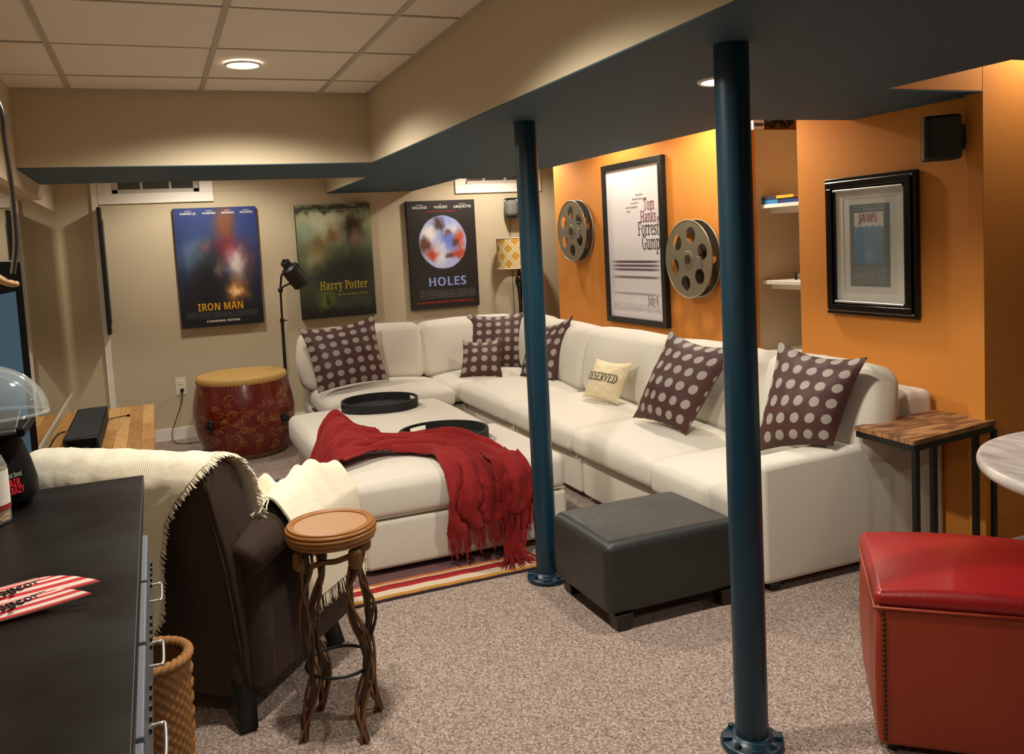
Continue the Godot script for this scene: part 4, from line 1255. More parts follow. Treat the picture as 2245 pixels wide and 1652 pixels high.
# ---------------------------------------------------------------- left wall: mirror, television, console, sound bar
func build_left_side() -> void:
	var o := thing("wall_mirror", "very wide mirror covering the left wall above the wooden console", "mirror")
	obj("mirror_glass", span(Vector3(-0.632, 0.47, -6.97), Vector3(-0.626, 1.80, -3.2), 0.001), M.mirror, o)
	obj("bottom_channel", span(Vector3(-0.632, 0.452, -6.98), Vector3(-0.6245, 0.475, -3.2), 0.0006), M.white_trim, o)
	o = thing("television", "wall-mounted flat television showing a blue picture at the left edge", "television")
	var dull := mat("060606", 0.8)
	dull.metallic_specular = 0.1
	obj("cabinet", span(Vector3(-0.545, 0.61, -3.97), Vector3(-0.505, 1.44, -2.52), 0.004), M.silver, o)
	obj("bezel", span(Vector3(-0.507, 0.615, -3.965), Vector3(-0.502, 1.435, -2.525), 0.002), dull, o)
	var scr := mat("141d22", 0.5)
	scr.metallic_specular = 0.15
	scr.emission_enabled = true
	scr.emission = c8("5f8ea6")
	scr.emission_energy_multiplier = 0.24
	obj("screen", span(Vector3(-0.503, 0.66, -3.76), Vector3(-0.5008, 1.32, -2.73), 0.0005), scr, o)
	obj("wall_bracket", span(Vector3(-0.6243, 0.9, -3.4), Vector3(-0.54, 1.2, -3.05), 0.004), M.black, o)
	var al := AreaLight3D.new()
	al.name = "screen_glow"
	al.light_energy = 0.03
	al.light_color = Color(0.55, 0.8, 1.0)
	al.area_size = Vector2(1.0, 0.6)
	al.area_range = 8.0
	al.shadow_enabled = true
	o.add_child(al)
	al.position = Vector3(-0.49, 1.0, -3.24)
	al.rotation.y = -PI / 2
	# console with a butcher-block top
	o = thing("console_table", "long low console with a butcher-block top under the mirror", "console table")
	var zz := [-6.12, -5.5, -4.75, -4.1, -3.45]
	for i in 8:
		var xa := -0.605 + i * 0.0675
		for k in 4:
			var off := 0.0 if k == 0 or k == 4 else ((i * 37 + k * 11) % 7 - 3) * 0.09
			var off2 := 0.0 if k == 3 else ((i * 37 + (k + 1) * 11) % 7 - 3) * 0.09
			obj("stave", span(Vector3(xa + 0.0004, 0.408, zz[k] + off + 0.0004), Vector3(xa + 0.067, 0.45, zz[k + 1] + off2 - 0.0004), 0.001), M.staves[(i * 3 + k * 2 + i / 3) % 5], o)
	obj("side_panel", span(Vector3(-0.60, 0.0, -6.08), Vector3(-0.09, 0.41, -6.05), 0.002), M.staves[2], o)
	obj("side_panel", span(Vector3(-0.60, 0.0, -3.52), Vector3(-0.09, 0.41, -3.49), 0.002), M.staves[2], o)
	obj("shelf", span(Vector3(-0.60, 0.16, -6.05), Vector3(-0.10, 0.185, -3.52), 0.002), M.staves[1], o)
	obj("back_panel", span(Vector3(-0.61, 0.05, -6.05), Vector3(-0.60, 0.41, -3.52), 0.001), M.dark_wood, o)
	# sound bar lying along the console, hollow end towards the viewer
	o = thing("sound_bar", "chunky black speaker box with a hollow end lying on the wooden console", "speaker", Vector3(-0.405, 0.45, -5.18))
	var w := 0.165
	var h := 0.092
	obj("housing", join([bx(Vector3(0, h - 0.008, 0), Vector3(w, 0.016, 0.94), 0.007), bx(Vector3(0, 0.008, 0), Vector3(w, 0.016, 0.94), 0.007), bx(Vector3(-w / 2 + 0.008, h / 2, 0), Vector3(0.016, h, 0.94), 0.007), bx(Vector3(w / 2 - 0.008, h / 2, 0), Vector3(0.016, h, 0.94), 0.007)]), M.black_matte, o)
	obj("inner_block", span(Vector3(-w / 2 + 0.012, 0.012, -0.465), Vector3(w / 2 - 0.012, h - 0.012, 0.40), 0.002), M.black, o)
	obj("end_lip", MB.new().tube(PackedVector3Array([Vector3(-w / 2 + 0.008, 0.008, 0.47), Vector3(w / 2 - 0.008, 0.008, 0.47), Vector3(w / 2 - 0.008, h - 0.008, 0.47), Vector3(-w / 2 + 0.008, h - 0.008, 0.47)]), 0.006, 8, true), M.black, o)
	obj("top_grille", span(Vector3(-w / 2 + 0.055, h - 0.001, -0.46), Vector3(w / 2 - 0.006, h + 0.002, 0.46), 0.001), mat("1a1b1d", 0.9), o)
	o = thing("power_adapter", "black plug and adapter lying at the open end of the speaker box", "adapter", Vector3(-0.42, 0.45, -4.62), 0.3)
	obj("brick", bx(Vector3(0, 0.016, 0), Vector3(0.11, 0.032, 0.07), 0.006), M.black, o)
	obj("plug", bx(Vector3(0.03, 0.042, 0.0), Vector3(0.05, 0.022, 0.03), 0.005), mat("3a3a3a", 0.5), o)
	tag(obj("speaker_cable", MB.new().tube(curve(PackedVector3Array([Vector3(-0.50, 0.53, -5.0), Vector3(-0.535, 0.525, -4.95), Vector3(-0.575, 0.47, -4.85), Vector3(-0.585, 0.456, -4.7), Vector3(-0.55, 0.456, -4.55), Vector3(-0.48, 0.456, -4.62)])), 0.0045, 8), M.black), "black cable looping from the speaker box across the console", "cable")
	tag(obj("jack_cable", MB.new().tube(curve(PackedVector3Array([Vector3(-0.33, 0.462, -5.63), Vector3(-0.28, 0.457, -5.70), Vector3(-0.24, 0.4565, -5.72), Vector3(-0.205, 0.4575, -5.72)])), PackedFloat32Array(range(25).map(func(i): return 0.003 if i < 20 else 0.0075)), 8), M.black), "short black lead with a plug at the far end of the console", "cable")
	# black panel hung edge-on by the trim
	o = thing("wall_panel", "thin black panel seen edge-on beside the white trim board", "wall panel", Vector3(-0.325, 0, ZB + 0.03))
	obj("panel_body", span(Vector3(-0.022, 0.88, 0), Vector3(0.004, 1.82, 0.16), 0.003), M.black, o)
	obj("panel_face", span(Vector3(0.004, 0.95, 0.004), Vector3(0.011, 1.73, 0.15), 0.002), mat("3a3532", 0.5), o)
	# outlet and cord
	o = thing("power_outlet", "white double power outlet on the far wall left of the drum", "outlet", Vector3(0.129, 0.418, ZB))
	obj("cover_plate", bx(Vector3(0, 0, 0.003), Vector3(0.078, 0.135, 0.006), 0.002), M.plate, o)
	for y in [0.032, -0.032]:
		var rc := obj("receptacle", bx(Vector3(0, y, 0.007), Vector3(0.036, 0.03, 0.004), 0.0015), M.white_trim, o)
		for x in [-0.007, 0.007]:
			obj("slot", bx(Vector3(x, y + 0.003, 0.009), Vector3(0.002, 0.01, 0.001), 0.0003), M.black, rc)
	o = thing("power_cable", "black plug in the outlet with its thin cord hanging to the carpet", "cord")
	obj("plug", bx(Vector3(0.136, 0.39, ZB + 0.026), Vector3(0.026, 0.026, 0.034), 0.005), M.black, o)
	obj("cord", MB.new().tube(curve(PackedVector3Array([Vector3(0.136, 0.385, ZB + 0.045), Vector3(0.125, 0.30, ZB + 0.05), Vector3(0.07, 0.16, ZB + 0.05), Vector3(0.035, 0.06, ZB + 0.07), Vector3(0.06, 0.006, ZB + 0.16), Vector3(0.17, 0.005, ZB + 0.22), Vector3(0.30, 0.005, ZB + 0.2)])), 0.0033, 7), M.black, o)
	# curved rod at the upper left edge
	o = thing("curved_rod", "shiny curved tube with a tan wooden tip at the upper left edge", "tube")
	obj("tube", MB.new().tube(curve(PackedVector3Array([Vector3(-0.62, 1.93, -2.2), Vector3(-0.45, 1.93, -2.2), Vector3(-0.34, 1.88, -2.2), Vector3(-0.2885, 1.775, -2.2), Vector3(-0.285, 1.70, -2.2), Vector3(-0.281, 1.60, -2.2), Vector3(-0.281, 1.52, -2.2), Vector3(-0.284, 1.458, -2.2), Vector3(-0.295, 1.397, -2.2)])), PackedFloat32Array(range(65).map(func(i): return 0.0062)), 12), mat("6d6a68", 0.2, 0.9), o)
	obj("tip", MB.new().tube(curve(PackedVector3Array([Vector3(-0.335, 1.40, -2.2), Vector3(-0.318, 1.384, -2.2), Vector3(-0.297, 1.374, -2.2), Vector3(-0.285, 1.375, -2.2)]), 4), PackedFloat32Array([0.007, 0.008, 0.009, 0.0095, 0.0095, 0.009, 0.0085, 0.0085, 0.008, 0.0075, 0.007, 0.006, 0.004]), 10), mat("b28a5c", 0.5), o)

# ---------------------------------------------------------------- drum and lamps
func build_drum_lamps() -> void:
	var o := thing("red_drum", "large red barrel drum with gold scrollwork and pale skin top", "drum", Vector3(0.53, 0, -6.3))
	# gold scrolls on red lacquer
	var W := 1536
	var H := 512
	var im := Image.create(W, H, false, Image.FORMAT_RGB8)
	im.fill(c8("7c1410"))
	var nz := FastNoiseLite.new()
	nz.frequency = 0.03
	for y in H:
		for x in W:
			var k := nz.get_noise_2d(x, y)
			var c := c8("7a1a12").lerp(c8("54120c"), 0.5 + 0.5 * k)
			im.set_pixel(x, y, c)
	var dabs := func(px: float, py: float, r: float, strength: float) -> void:
		for yy in range(int(py - r), int(py + r) + 1):
			for xx in range(int(px - r), int(px + r) + 1):
				if yy < 0 or yy >= H: continue
				if Vector2(xx - px, yy - py).length() <= r:
					var ax := posmod(xx, W)
					im.set_pixel(ax, yy, im.get_pixel(ax, yy).lerp(c8("a3873e"), strength))
	var rg := RandomNumberGenerator.new()
	rg.seed = 5
	for s in 330:
		var p := Vector2(rg.randf() * W, rg.randf_range(70, 440))
		var a := rg.randf() * TAU
		var turn := (0.09 + rg.randf() * 0.08) * (1 if rg.randf() > 0.5 else -1)
		var st := rg.randf_range(0.15, 0.6)
		var n := rg.randi_range(26, 46)
		for i in n:
			var t := float(i) / n
			dabs.call(p.x, p.y, lerpf(3.4, 1.3, t), st)
			p += Vector2(cos(a), sin(a)) * 3.0
			a += turn * (0.4 + 2.6 * t)
		if s % 3 == 0:
			for l in 5:
				var q := p + Vector2(cos(a + l * 1.25), sin(a + l * 1.25)) * 9.0
				dabs.call(q.x, q.y, 5.0, st)
	var red := printed(ImageTexture.create_from_image(im), 0.3)
	red.texture_repeat = true
	red.clearcoat_enabled = true
	red.clearcoat = 0.4
	red.clearcoat_roughness = 0.15
	var prof := PackedVector2Array()
	for i in 25:
		var t := i / 24.0
		prof.append(Vector2(lerpf(0.275, 0.305, t) + 0.062 * sin(pow(t, 0.95) * PI), 0.015 + 0.535 * t))
	var body := MB.new().lathe(prof, 64)
	for i in body.uv.size():
		body.uv[i].y = 1.0 - body.uv[i].y
	obj("barrel", body, red, o)
	obj("drum_skin", MB.new().lathe(PackedVector2Array([Vector2(0.312, 0.525), Vector2(0.3155, 0.545), Vector2(0.311, 0.568), Vector2(0.29, 0.575), Vector2(0.2, 0.571), Vector2(0, 0.568)]), 64), bump(tri(mat("c39a55", 0.6), 3.0), M.blot, 0.05), o)
	obj("bottom_skin", MB.new().lathe(PackedVector2Array([Vector2(0.0, 0.003), Vector2(0.275, 0.003), Vector2(0.284, 0.012), Vector2(0.286, 0.035)]), 64), mat("5d4525", 0.7), o)
	var studs := MB.new()
	for ring in [[0.3165, 0.533], [0.2875, 0.03]]:
		for i in 72:
			var a := TAU * i / 72
			studs.xf = Transform3D(Basis(Vector3.UP, -a), Vector3(cos(a) * ring[0], ring[1], sin(a) * ring[0]))
			studs.rbox(Vector3.ZERO, Vector3(0.006, 0.009, 0.009), 0.0029, 1)
	tag(obj("studs", studs, mat("8d6d2d", 0.35, 0.8), o), "", "", "", "stuff")
	for a in [2.36, 0.82]:      # angle from +x towards the viewer
		var kn := MB.new()
		var c := Vector3(cos(a) * 0.352, 0.265, sin(a) * 0.352)
		kn.xf = Transform3D(Basis(Vector3.UP, PI / 2 - a), c)
		stuffed(kn, Vector3.ZERO, Vector3(0.05, 0.065, 0.03), 0.013, 0.004, 0.002)
		var ring := PackedVector3Array()
		for i in 24:
			ring.append(Vector3(sin(TAU * i / 24) * 0.03, -0.022 + cos(TAU * i / 24) * 0.03, 0.016 + 0.006 * cos(TAU * i / 24)))
		var k := obj("handle_plate", kn, M.black, o)
		var rm := MB.new()
		rm.xf = Transform3D(Basis(Vector3.UP, PI / 2 - a), c)
		obj("handle_ring", rm.tube(ring, 0.005, 8, true), M.black, k)
	# black spot lamp on a tall pole behind the drum
	o = thing("floor_lamp", "tall thin black floor lamp with a tilted film-spot head behind the drum", "lamp", Vector3(0.885, 0, -6.68))
	obj("base", MB.new().lathe(PackedVector2Array([Vector2(0, 0.0), Vector2(0.13, 0.0), Vector2(0.13, 0.018), Vector2(0.1, 0.026), Vector2(0.016, 0.032), Vector2(0.014, 0.06)]), 40), M.black, o)
	obj("lower_pole", MB.new().tube(PackedVector3Array([Vector3(0, 0.03, 0), Vector3(0.008, 0.90, 0)]), 0.0125, 12), M.black, o)
	obj("upper_pole", MB.new().tube(PackedVector3Array([Vector3(0.008, 0.88, 0), Vector3(0.012, 1.125, 0)]), 0.0085, 12), M.black, o)
	obj("clamp", join([MB.new().lathe(PackedVector2Array([Vector2(0, 0.88), Vector2(0.017, 0.88), Vector2(0.017, 0.91), Vector2(0, 0.91)]), 20, Vector3(0.008, 0, 0), true), MB.new().tube(PackedVector3Array([Vector3(0.02, 0.895, 0), Vector3(0.045, 0.895, 0.01)]), 0.005, 8)]), M.black, o)
	obj("knuckle", MB.new().lathe(PackedVector2Array([Vector2(0, -0.02), Vector2(0.016, -0.016), Vector2(0.02, 0), Vector2(0.016, 0.016), Vector2(0, 0.02)]), 20, Vector3(0.012, 1.13, 0)), M.black, o)
	obj("yoke", MB.new().tube(curve(PackedVector3Array([Vector3(0.012, 1.14, 0), Vector3(0.02, 1.19, 0.0), Vector3(0.03, 1.25, 0.03), Vector3(0.085, 1.28, 0.06)])), 0.008, 8), M.black, o)
	obj("yoke", MB.new().tube(curve(PackedVector3Array([Vector3(0.012, 1.14, 0), Vector3(0.05, 1.165, 0.03), Vector3(0.09, 1.18, 0.05), Vector3(0.12, 1.19, 0.06)])), 0.008, 8), M.black, o)
	var hd := Transform3D(Basis(Vector3.BACK, 0.62) * Basis(Vector3.RIGHT, 0.25), Vector3(0.125, 1.235, 0.05))
	var can := MB.new()
	can.xf = hd
	can.lathe(PackedVector2Array([Vector2(0.0, 0.145), Vector2(0.03, 0.145), Vector2(0.036, 0.138), Vector2(0.036, 0.095), Vector2(0.05, 0.088), Vector2(0.066, 0.08), Vector2(0.07, 0.07), Vector2(0.07, -0.085), Vector2(0.066, -0.085), Vector2(0.062, 0.06), Vector2(0.0, 0.07)]), 36, Vector3.ZERO, true)
	obj("head", can, M.black, o)
	var inr := MB.new()
	inr.xf = hd
	inr.lathe(PackedVector2Array([Vector2(0.0, 0.05), Vector2(0.045, 0.03), Vector2(0.0655, -0.084), Vector2(0.067, -0.085)]), 36)
	obj("reflector", inr, mat("cfcbc6", 0.4), o)
	var fin := MB.new()
	fin.xf = hd
	fin.tube(PackedVector3Array([Vector3(0, 0.14, 0), Vector3(0, 0.16, 0)]), 0.012, 10)
	obj("cap_knob", fin, M.black, o)
	# lamp with the yellow patterned shade
	o = thing("floor_lamp", "floor lamp with a yellow and white patterned drum shade by the far corner", "lamp", Vector3(2.965, 0, -6.82))
	var shade := pic(768, 256, func(x, y):
		# quatrefoil lattice
		var px: float = x * 9.0
		var py: float = y * 2.0 + 0.18
		var best := 9.0
		var row := 0
		for a in [Vector2(0, 0), Vector2(0.5, 0.5)]:
			var qx: float = px - a.x - roundf(px - a.x)
			var qy: float = py - a.y - roundf(py - a.y)
			var d := 9.0
			for e in [Vector2(0.15, 0), Vector2(-0.15, 0), Vector2(0, 0.15), Vector2(0, -0.15)]:
				d = minf(d, Vector2(qx - e.x, qy - e.y).length() - 0.185)
			d = minf(d, maxf(absf(qx), absf(qy)) - 0.2)
			best = minf(best, absf(d))
			if a.x == 0.0: row = 1
		var sq := 9.0
		for a in [Vector2(0.5, 0), Vector2(0, 0.5)]:
			var qx: float = px - a.x - roundf(px - a.x)
			var qy: float = py - a.y - roundf(py - a.y)
			sq = minf(sq, absf(absf(qx) + absf(qy) - 0.1))
		best = minf(best, sq)
		return c8("d0a23a").lerp(c8("eee3c8"), clampf((0.052 - best) * 40.0, 0, 1)))
	var sm := printed(shade, 0.85)
	sm.texture_repeat = true
	sm.backlight_enabled = true
	sm.backlight = Color(0.35, 0.28, 0.15)
	obj("shade", MB.new().lathe(PackedVector2Array([Vector2(0.186, 1.175), Vector2(0.186, 1.435)]), 56), sm, o)
	var rims := PackedVector3Array()
	for i in 48: rims.append(Vector3(cos(TAU * i / 48) * 0.186, 1.436, sin(TAU * i / 48) * 0.186))
	obj("shade_rim", MB.new().tube(rims, 0.003, 6, true), M.white_trim, o)
	var rims2 := PackedVector3Array()
	for p in rims: rims2.append(p + Vector3(0, -0.262, 0))
	obj("shade_rim", MB.new().tube(rims2, 0.003, 6, true), M.white_trim, o)
	obj("spider", join([MB.new().tube(PackedVector3Array([Vector3(-0.185, 1.43, 0), Vector3(0.185, 1.43, 0)]), 0.003, 6), MB.new().tube(PackedVector3Array([Vector3(0, 1.43, -0.185), Vector3(0, 1.43, 0.185)]), 0.003, 6), MB.new().tube(PackedVector3Array([Vector3(0, 1.15, 0), Vector3(0, 1.43, 0)]), 0.005, 8)]), M.silver, o)
	obj("stem", MB.new().lathe(PackedVector2Array([Vector2(0, 0.0), Vector2(0.14, 0.0), Vector2(0.14, 0.015), Vector2(0.05, 0.03), Vector2(0.02, 0.06), Vector2(0.016, 0.30), Vector2(0.016, 0.86), Vector2(0.02, 0.95), Vector2(0.024, 1.0), Vector2(0.037, 1.05), Vector2(0.038, 1.075), Vector2(0.024, 1.095), Vector2(0.015, 1.105), Vector2(0.02, 1.12), Vector2(0.014, 1.135), Vector2(0.013, 1.17), Vector2(0, 1.175)]), 32), M.black_gloss, o)
	obj("bulb", MB.new().lathe(PackedVector2Array([Vector2(0, 1.30), Vector2(0.022, 1.29), Vector2(0.03, 1.265), Vector2(0.024, 1.235), Vector2(0.013, 1.21), Vector2(0.013, 1.175)]), 20), mat("f0ece2", 0.4), o)
	# small grey speaker on the far wall with its cord
	o = thing("wall_speaker", "small grey rounded speaker mounted on the far wall above the yellow lamp", "speaker", Vector3(2.99, 1.70, ZB + 0.075))
	obj("body", stuffed(MB.new(), Vector3.ZERO, Vector3(0.118, 0.165, 0.1), 0.045, 0.0, 0.004), mat("6d6c68", 0.7), o)
	obj("top_cap", bx(Vector3(0, 0.083, 0), Vector3(0.1, 0.012, 0.085), 0.005), M.black, o)
	obj("bottom_cap", bx(Vector3(0, -0.083, 0), Vector3(0.1, 0.012, 0.085), 0.005), M.black, o)
	obj("wall_bracket", bx(Vector3(0, 0.0, -0.062), Vector3(0.045, 0.06, 0.026), 0.004), M.black, o)
	obj("cord", MB.new().tube(curve(PackedVector3Array([Vector3(0.005, -0.088, -0.02), Vector3(0.003, -0.2, -0.06), Vector3(0.006, -0.6, -0.068), Vector3(0.01, -1.1, -0.068), Vector3(0.01, -1.32, -0.066)])), 0.003, 6), mat("3a352f", 0.6), o)

# ---------------------------------------------------------------- brown armchair with its white throw
func lowered(y: float) -> float:
	return y if y < 0.5 else 0.5 + (y - 0.5) * 0.88

func build_chair() -> void:
	var C0 := Vector3(0.083, 0, -2.958)
	var turn := deg_to_rad(-39.1)
	var o := thing("armchair", "dark brown suede armchair seen from behind, with a white throw over it", "armchair", C0, turn)
	obj("seat_base", stuffed(MB.new(), Vector3(0, 0.25, -0.03), Vector3(0.60, 0.33, 0.60), 0.03, 0.0, 0.006), M.brown_suede, o)
	obj("seat_cushion", stuffed(MB.new(), Vector3(0, 0.44, -0.08), Vector3(0.44, 0.12, 0.54), 0.045, 0.035, 0.008), M.brown_suede, o)
	# the back leans away; its upper half is thicker and rolls over at the top
	var back := MB.new()
	var side := PackedVector2Array([Vector2(0.245, 0.09), Vector2(0.268, 0.30), Vector2(0.305, 0.50), Vector2(0.345, 0.66), Vector2(0.372, 0.78), Vector2(0.372, 0.825), Vector2(0.35, 0.858), Vector2(0.31, 0.872), Vector2(0.265, 0.862), Vector2(0.225, 0.83), Vector2(0.195, 0.77), Vector2(0.175, 0.68), Vector2(0.16, 0.58), Vector2(0.17, 0.5), Vector2(0.15, 0.36), Vector2(0.14, 0.09)])
	for i in side.size():
		side[i].y = lowered(side[i].y)
	var fine := PackedVector2Array()
	for i in side.size():
		for j in 4:
			fine.append(side[i].cubic_interpolate(side[(i + 1) % side.size()], side[(i + side.size() - 1) % side.size()], side[(i + 2) % side.size()], j / 4.0))
	var ctr := Vector2(0.255, 0.55)
	var nfine := fine.size()
	var cross := func(u: float, v: float) -> Vector3:      # u round the outline, v across with rounded ends
		var i := int(round(u * nfine)) % nfine
		var a := (v * 2.0 - 1.0)
		var inset := 0.0
		var x := a * 0.315
		if absf(a) > 0.9:
			var k := (absf(a) - 0.9) / 0.1
			inset = 0.035 * (1.0 - sqrt(maxf(1.0 - k * k, 0)))
			x = signf(a) * 0.315 * lerpf(0.9, 1.0, sin(k * PI / 2))
		var q := fine[i]
		var d := (ctr - q).normalized() * inset
		q += d
		return Vector3(x, q.y, q.x)
	var vs := PackedFloat32Array([0, 0.008, 0.02, 0.035, 0.05])
	vs.append_array(marks(0.1, 0.9, 10))
	vs.append_array(PackedFloat32Array([0.95, 0.965, 0.98, 0.992, 1.0]))
	back.grid(cross, marks(0, 1, nfine), vs, false)
	for e in [0.0, 1.0]:
		back.grid(func(u: float, t: float) -> Vector3:
			var p: Vector3 = cross.call(u, e)
			return p.lerp(Vector3(p.x + (e * 2 - 1) * 0.006, lerpf(p.y, 0.55, 0.75), lerpf(p.z, 0.255, 0.98)), t), marks(0, 1, nfine), marks(0, 1, 5), e > 0.5)
	obj("back", back, M.brown_suede, o)
	for sd in [-1.0, 1.0]:
		var ob := obj("arm", stuffed(MB.new(), Vector3(sd * 0.305, 0.31, -0.05), Vector3(0.09, 0.44, 0.58), 0.03, 0.0, 0.006), M.brown_suede, o)
		var pts := PackedVector3Array([Vector3(sd * 0.315, 0.505, 0.26), Vector3(sd * 0.32, 0.53, 0.2), Vector3(sd * 0.322, 0.555, 0.05), Vector3(sd * 0.325, 0.565, -0.15), Vector3(sd * 0.325, 0.558, -0.30), Vector3(sd * 0.325, 0.545, -0.355)])
		obj("arm_roll", MB.new().tube(curve(pts, 5), PackedFloat32Array(range(26).map(func(i): return 0.065 + 0.008 * sin(i / 25.0 * PI) if i > 1 and i < 24 else (0.05 if i == 0 or i == 25 else 0.062))), 18), M.brown_suede, ob)
	for sx in [-1.0, 1.0]:
		obj("back_seam", MB.new().tube(PackedVector3Array([Vector3(sx * 0.30, 0.15, 0.251), Vector3(sx * 0.301, 0.5, 0.307), Vector3(sx * 0.302, 0.72, 0.366)]), 0.004, 6), M.brown_suede, o)
	for sx in [-1.0, 1.0]:
		for sz in [-1.0, 1.0]:
			var lg := MB.new()
			lg.tube(PackedVector3Array([Vector3(sx * 0.27, 0.14, -0.02 + sz * 0.25), Vector3(sx * 0.31, 0.0, -0.02 + sz * (0.27 if sz < 0 else 0.29))]), PackedFloat32Array([0.05, 0.036]), 4)
			obj("leg", lg, M.black, o)
	# throw: one sheet over the back
	var t := thing("white_throw", "white woven throw with fringed ends hanging over the back of the brown armchair", "throw", C0, turn, "")
	var path := PackedVector2Array([Vector2(0.145, 0.52), Vector2(0.15, 0.62), Vector2(0.165, 0.72), Vector2(0.185, 0.79), Vector2(0.22, 0.85), Vector2(0.265, 0.881), Vector2(0.315, 0.889), Vector2(0.36, 0.872), Vector2(0.388, 0.828), Vector2(0.389, 0.77), Vector2(0.372, 0.68), Vector2(0.345, 0.57), Vector2(0.335, 0.45), Vector2(0.335, 0.35), Vector2(0.34, 0.25)])
	for i in path.size():
		path[i].y = lowered(path[i].y)
	var rgt := [0.325, 0.33, 0.33, 0.33, 0.325, 0.32, 0.312, 0.31, 0.275, 0.225, 0.165, 0.128, 0.12, 0.10, 0.02]
	var lft := [-0.33, -0.33, -0.33, -0.33, -0.33, -0.33, -0.33, -0.33, -0.33, -0.33, -0.32, -0.30, -0.28, -0.24, -0.2]
	var ng := FastNoiseLite.new()
	ng.seed = 31
	ng.frequency = 1.4
	var f1 := func(u: float, v: float) -> Vector3:
		var s := u * (path.size() - 1)
		var i := mini(int(s), path.size() - 2)
		var k := s - i
		var q := path[i].cubic_interpolate(path[i + 1], path[maxi(i - 1, 0)], path[mini(i + 2, path.size() - 1)], k)
		var l: float = lerpf(lft[i], lft[i + 1], k)
		var r: float = lerpf(rgt[i], rgt[i + 1], k)
		r += 0.012 * ng.get_noise_2d(u * 8.0, 3.0)
		var hang := clampf((u - 0.62) * 3.0, 0, 1)
		var fold := 0.028 * hang * (0.5 + 0.5 * sin(v * 14.0 + 2.0 * ng.get_noise_2d(u * 2.0, v * 2.0)))
		fold += 0.008 * (ng.get_noise_2d(u * 4.0, v * 4.0) + 0.5)
		var nn := Vector2(1, 0) if u > 0.55 else (Vector2(-1, 0) if u < 0.25 else Vector2(0, 1))
		return Vector3(lerpf(l, r, v), q.y + nn.y * fold, q.x + nn.x * fold)
	obj("cloth", cloth(MB.new(), f1, 70, 40, 0.007), M.throw_white, t)
	var fm := MB.new()
	var pts := PackedVector3Array()
	var dirs := PackedVector3Array()
	for i in 36:
		var u := i / 35.0
		pts.append(f1.call(u, 1.0))
		dirs.append(Vector3(0.75, -0.45, 0.25 if u > 0.5 else -0.2))
	fringe(fm, pts, dirs, 7, 0.022, 0.0016)
	pts = PackedVector3Array()
	dirs = PackedVector3Array()
	for i in 13:
		pts.append(f1.call(1.0, i / 12.0))
		dirs.append(Vector3(0, -1, 0.05))
	fringe(fm, pts, dirs, 4, 0.05, 0.0022)
	tag(obj("fringe", fm, M.throw_white, t), "", "", "", "stuff")
	# and a second one heaped on the seat, over the right arm
	var h := thing("white_throw", "white throw heaped on the seat and far arm of the brown armchair", "throw", C0, turn, "")
	var hg := FastNoiseLite.new()
	hg.seed = 8
	hg.frequency = 1.0
	var f2 := func(u: float, v: float) -> Vector3:
		var x := lerpf(-0.20, 0.50, u)
		var z := lerpf(0.12, -0.40 + 0.08 * u, v)
		z += 0.03 * sin(u * 9.0) * v
		var y := 0.502
		# the arm rises at the right, then the cloth falls outside it
		var ar := exp(-pow((x - 0.34) / 0.095, 2.0))
		y = lerpf(y, 0.662, ar)
		if x > 0.43:
			var k := (x - 0.43) / 0.07
			y = lerpf(y, 0.32, k)
			x = 0.43 + 0.012 * k
		var rid := absf(hg.get_noise_2d(u * 2.6 + v, v * 2.4 - u * 0.7))
		var mid := sin(clampf(u, 0, 0.92) / 0.92 * PI) * sin(clampf(v * 0.86 + 0.12, 0, 1) * PI)
		y += 0.025 * (0.8 - rid) * mid
		for q in [[0.15, 0.2, 0.9, 0.75], [0.35, 0.05, 0.62, 0.95], [0.55, 0.1, 0.5, 0.9], [0.2, 0.6, 0.85, 0.45], [0.7, 0.15, 0.78, 0.8]]:
			var a := Vector2(q[0], q[1])
			var dirv := Vector2(q[2], q[3]) - a
			var w := Vector2(u, v) - a
			var along := clampf(w.dot(dirv) / dirv.length_squared(), 0, 1)
			var dd := (w - dirv * along).length()
			y += 0.042 * exp(-pow(dd / 0.052, 2.0)) * mid
		return Vector3(x, maxf(y, 0.30), z)
	obj("cloth", cloth(MB.new(), f2, 70, 46, 0.008), M.throw_white, h)
	fm = MB.new()
	pts = PackedVector3Array()
	dirs = PackedVector3Array()
	for i in 30:
		pts.append(f2.call(i / 29.0 * 0.78, 0.0))
		dirs.append(Vector3(0.1, -0.5, 0.8))
	fringe(fm, pts, dirs, 3, 0.05, 0.0024)
	pts = PackedVector3Array()
	dirs = PackedVector3Array()
	for i in 14:
		pts.append(f2.call(1.0, i / 13.0))
		dirs.append(Vector3(0.05, -1, 0))
	fringe(fm, pts, dirs, 4, 0.05, 0.0024)
	tag(obj("fringe", fm, M.throw_white, h), "", "", "", "stuff")

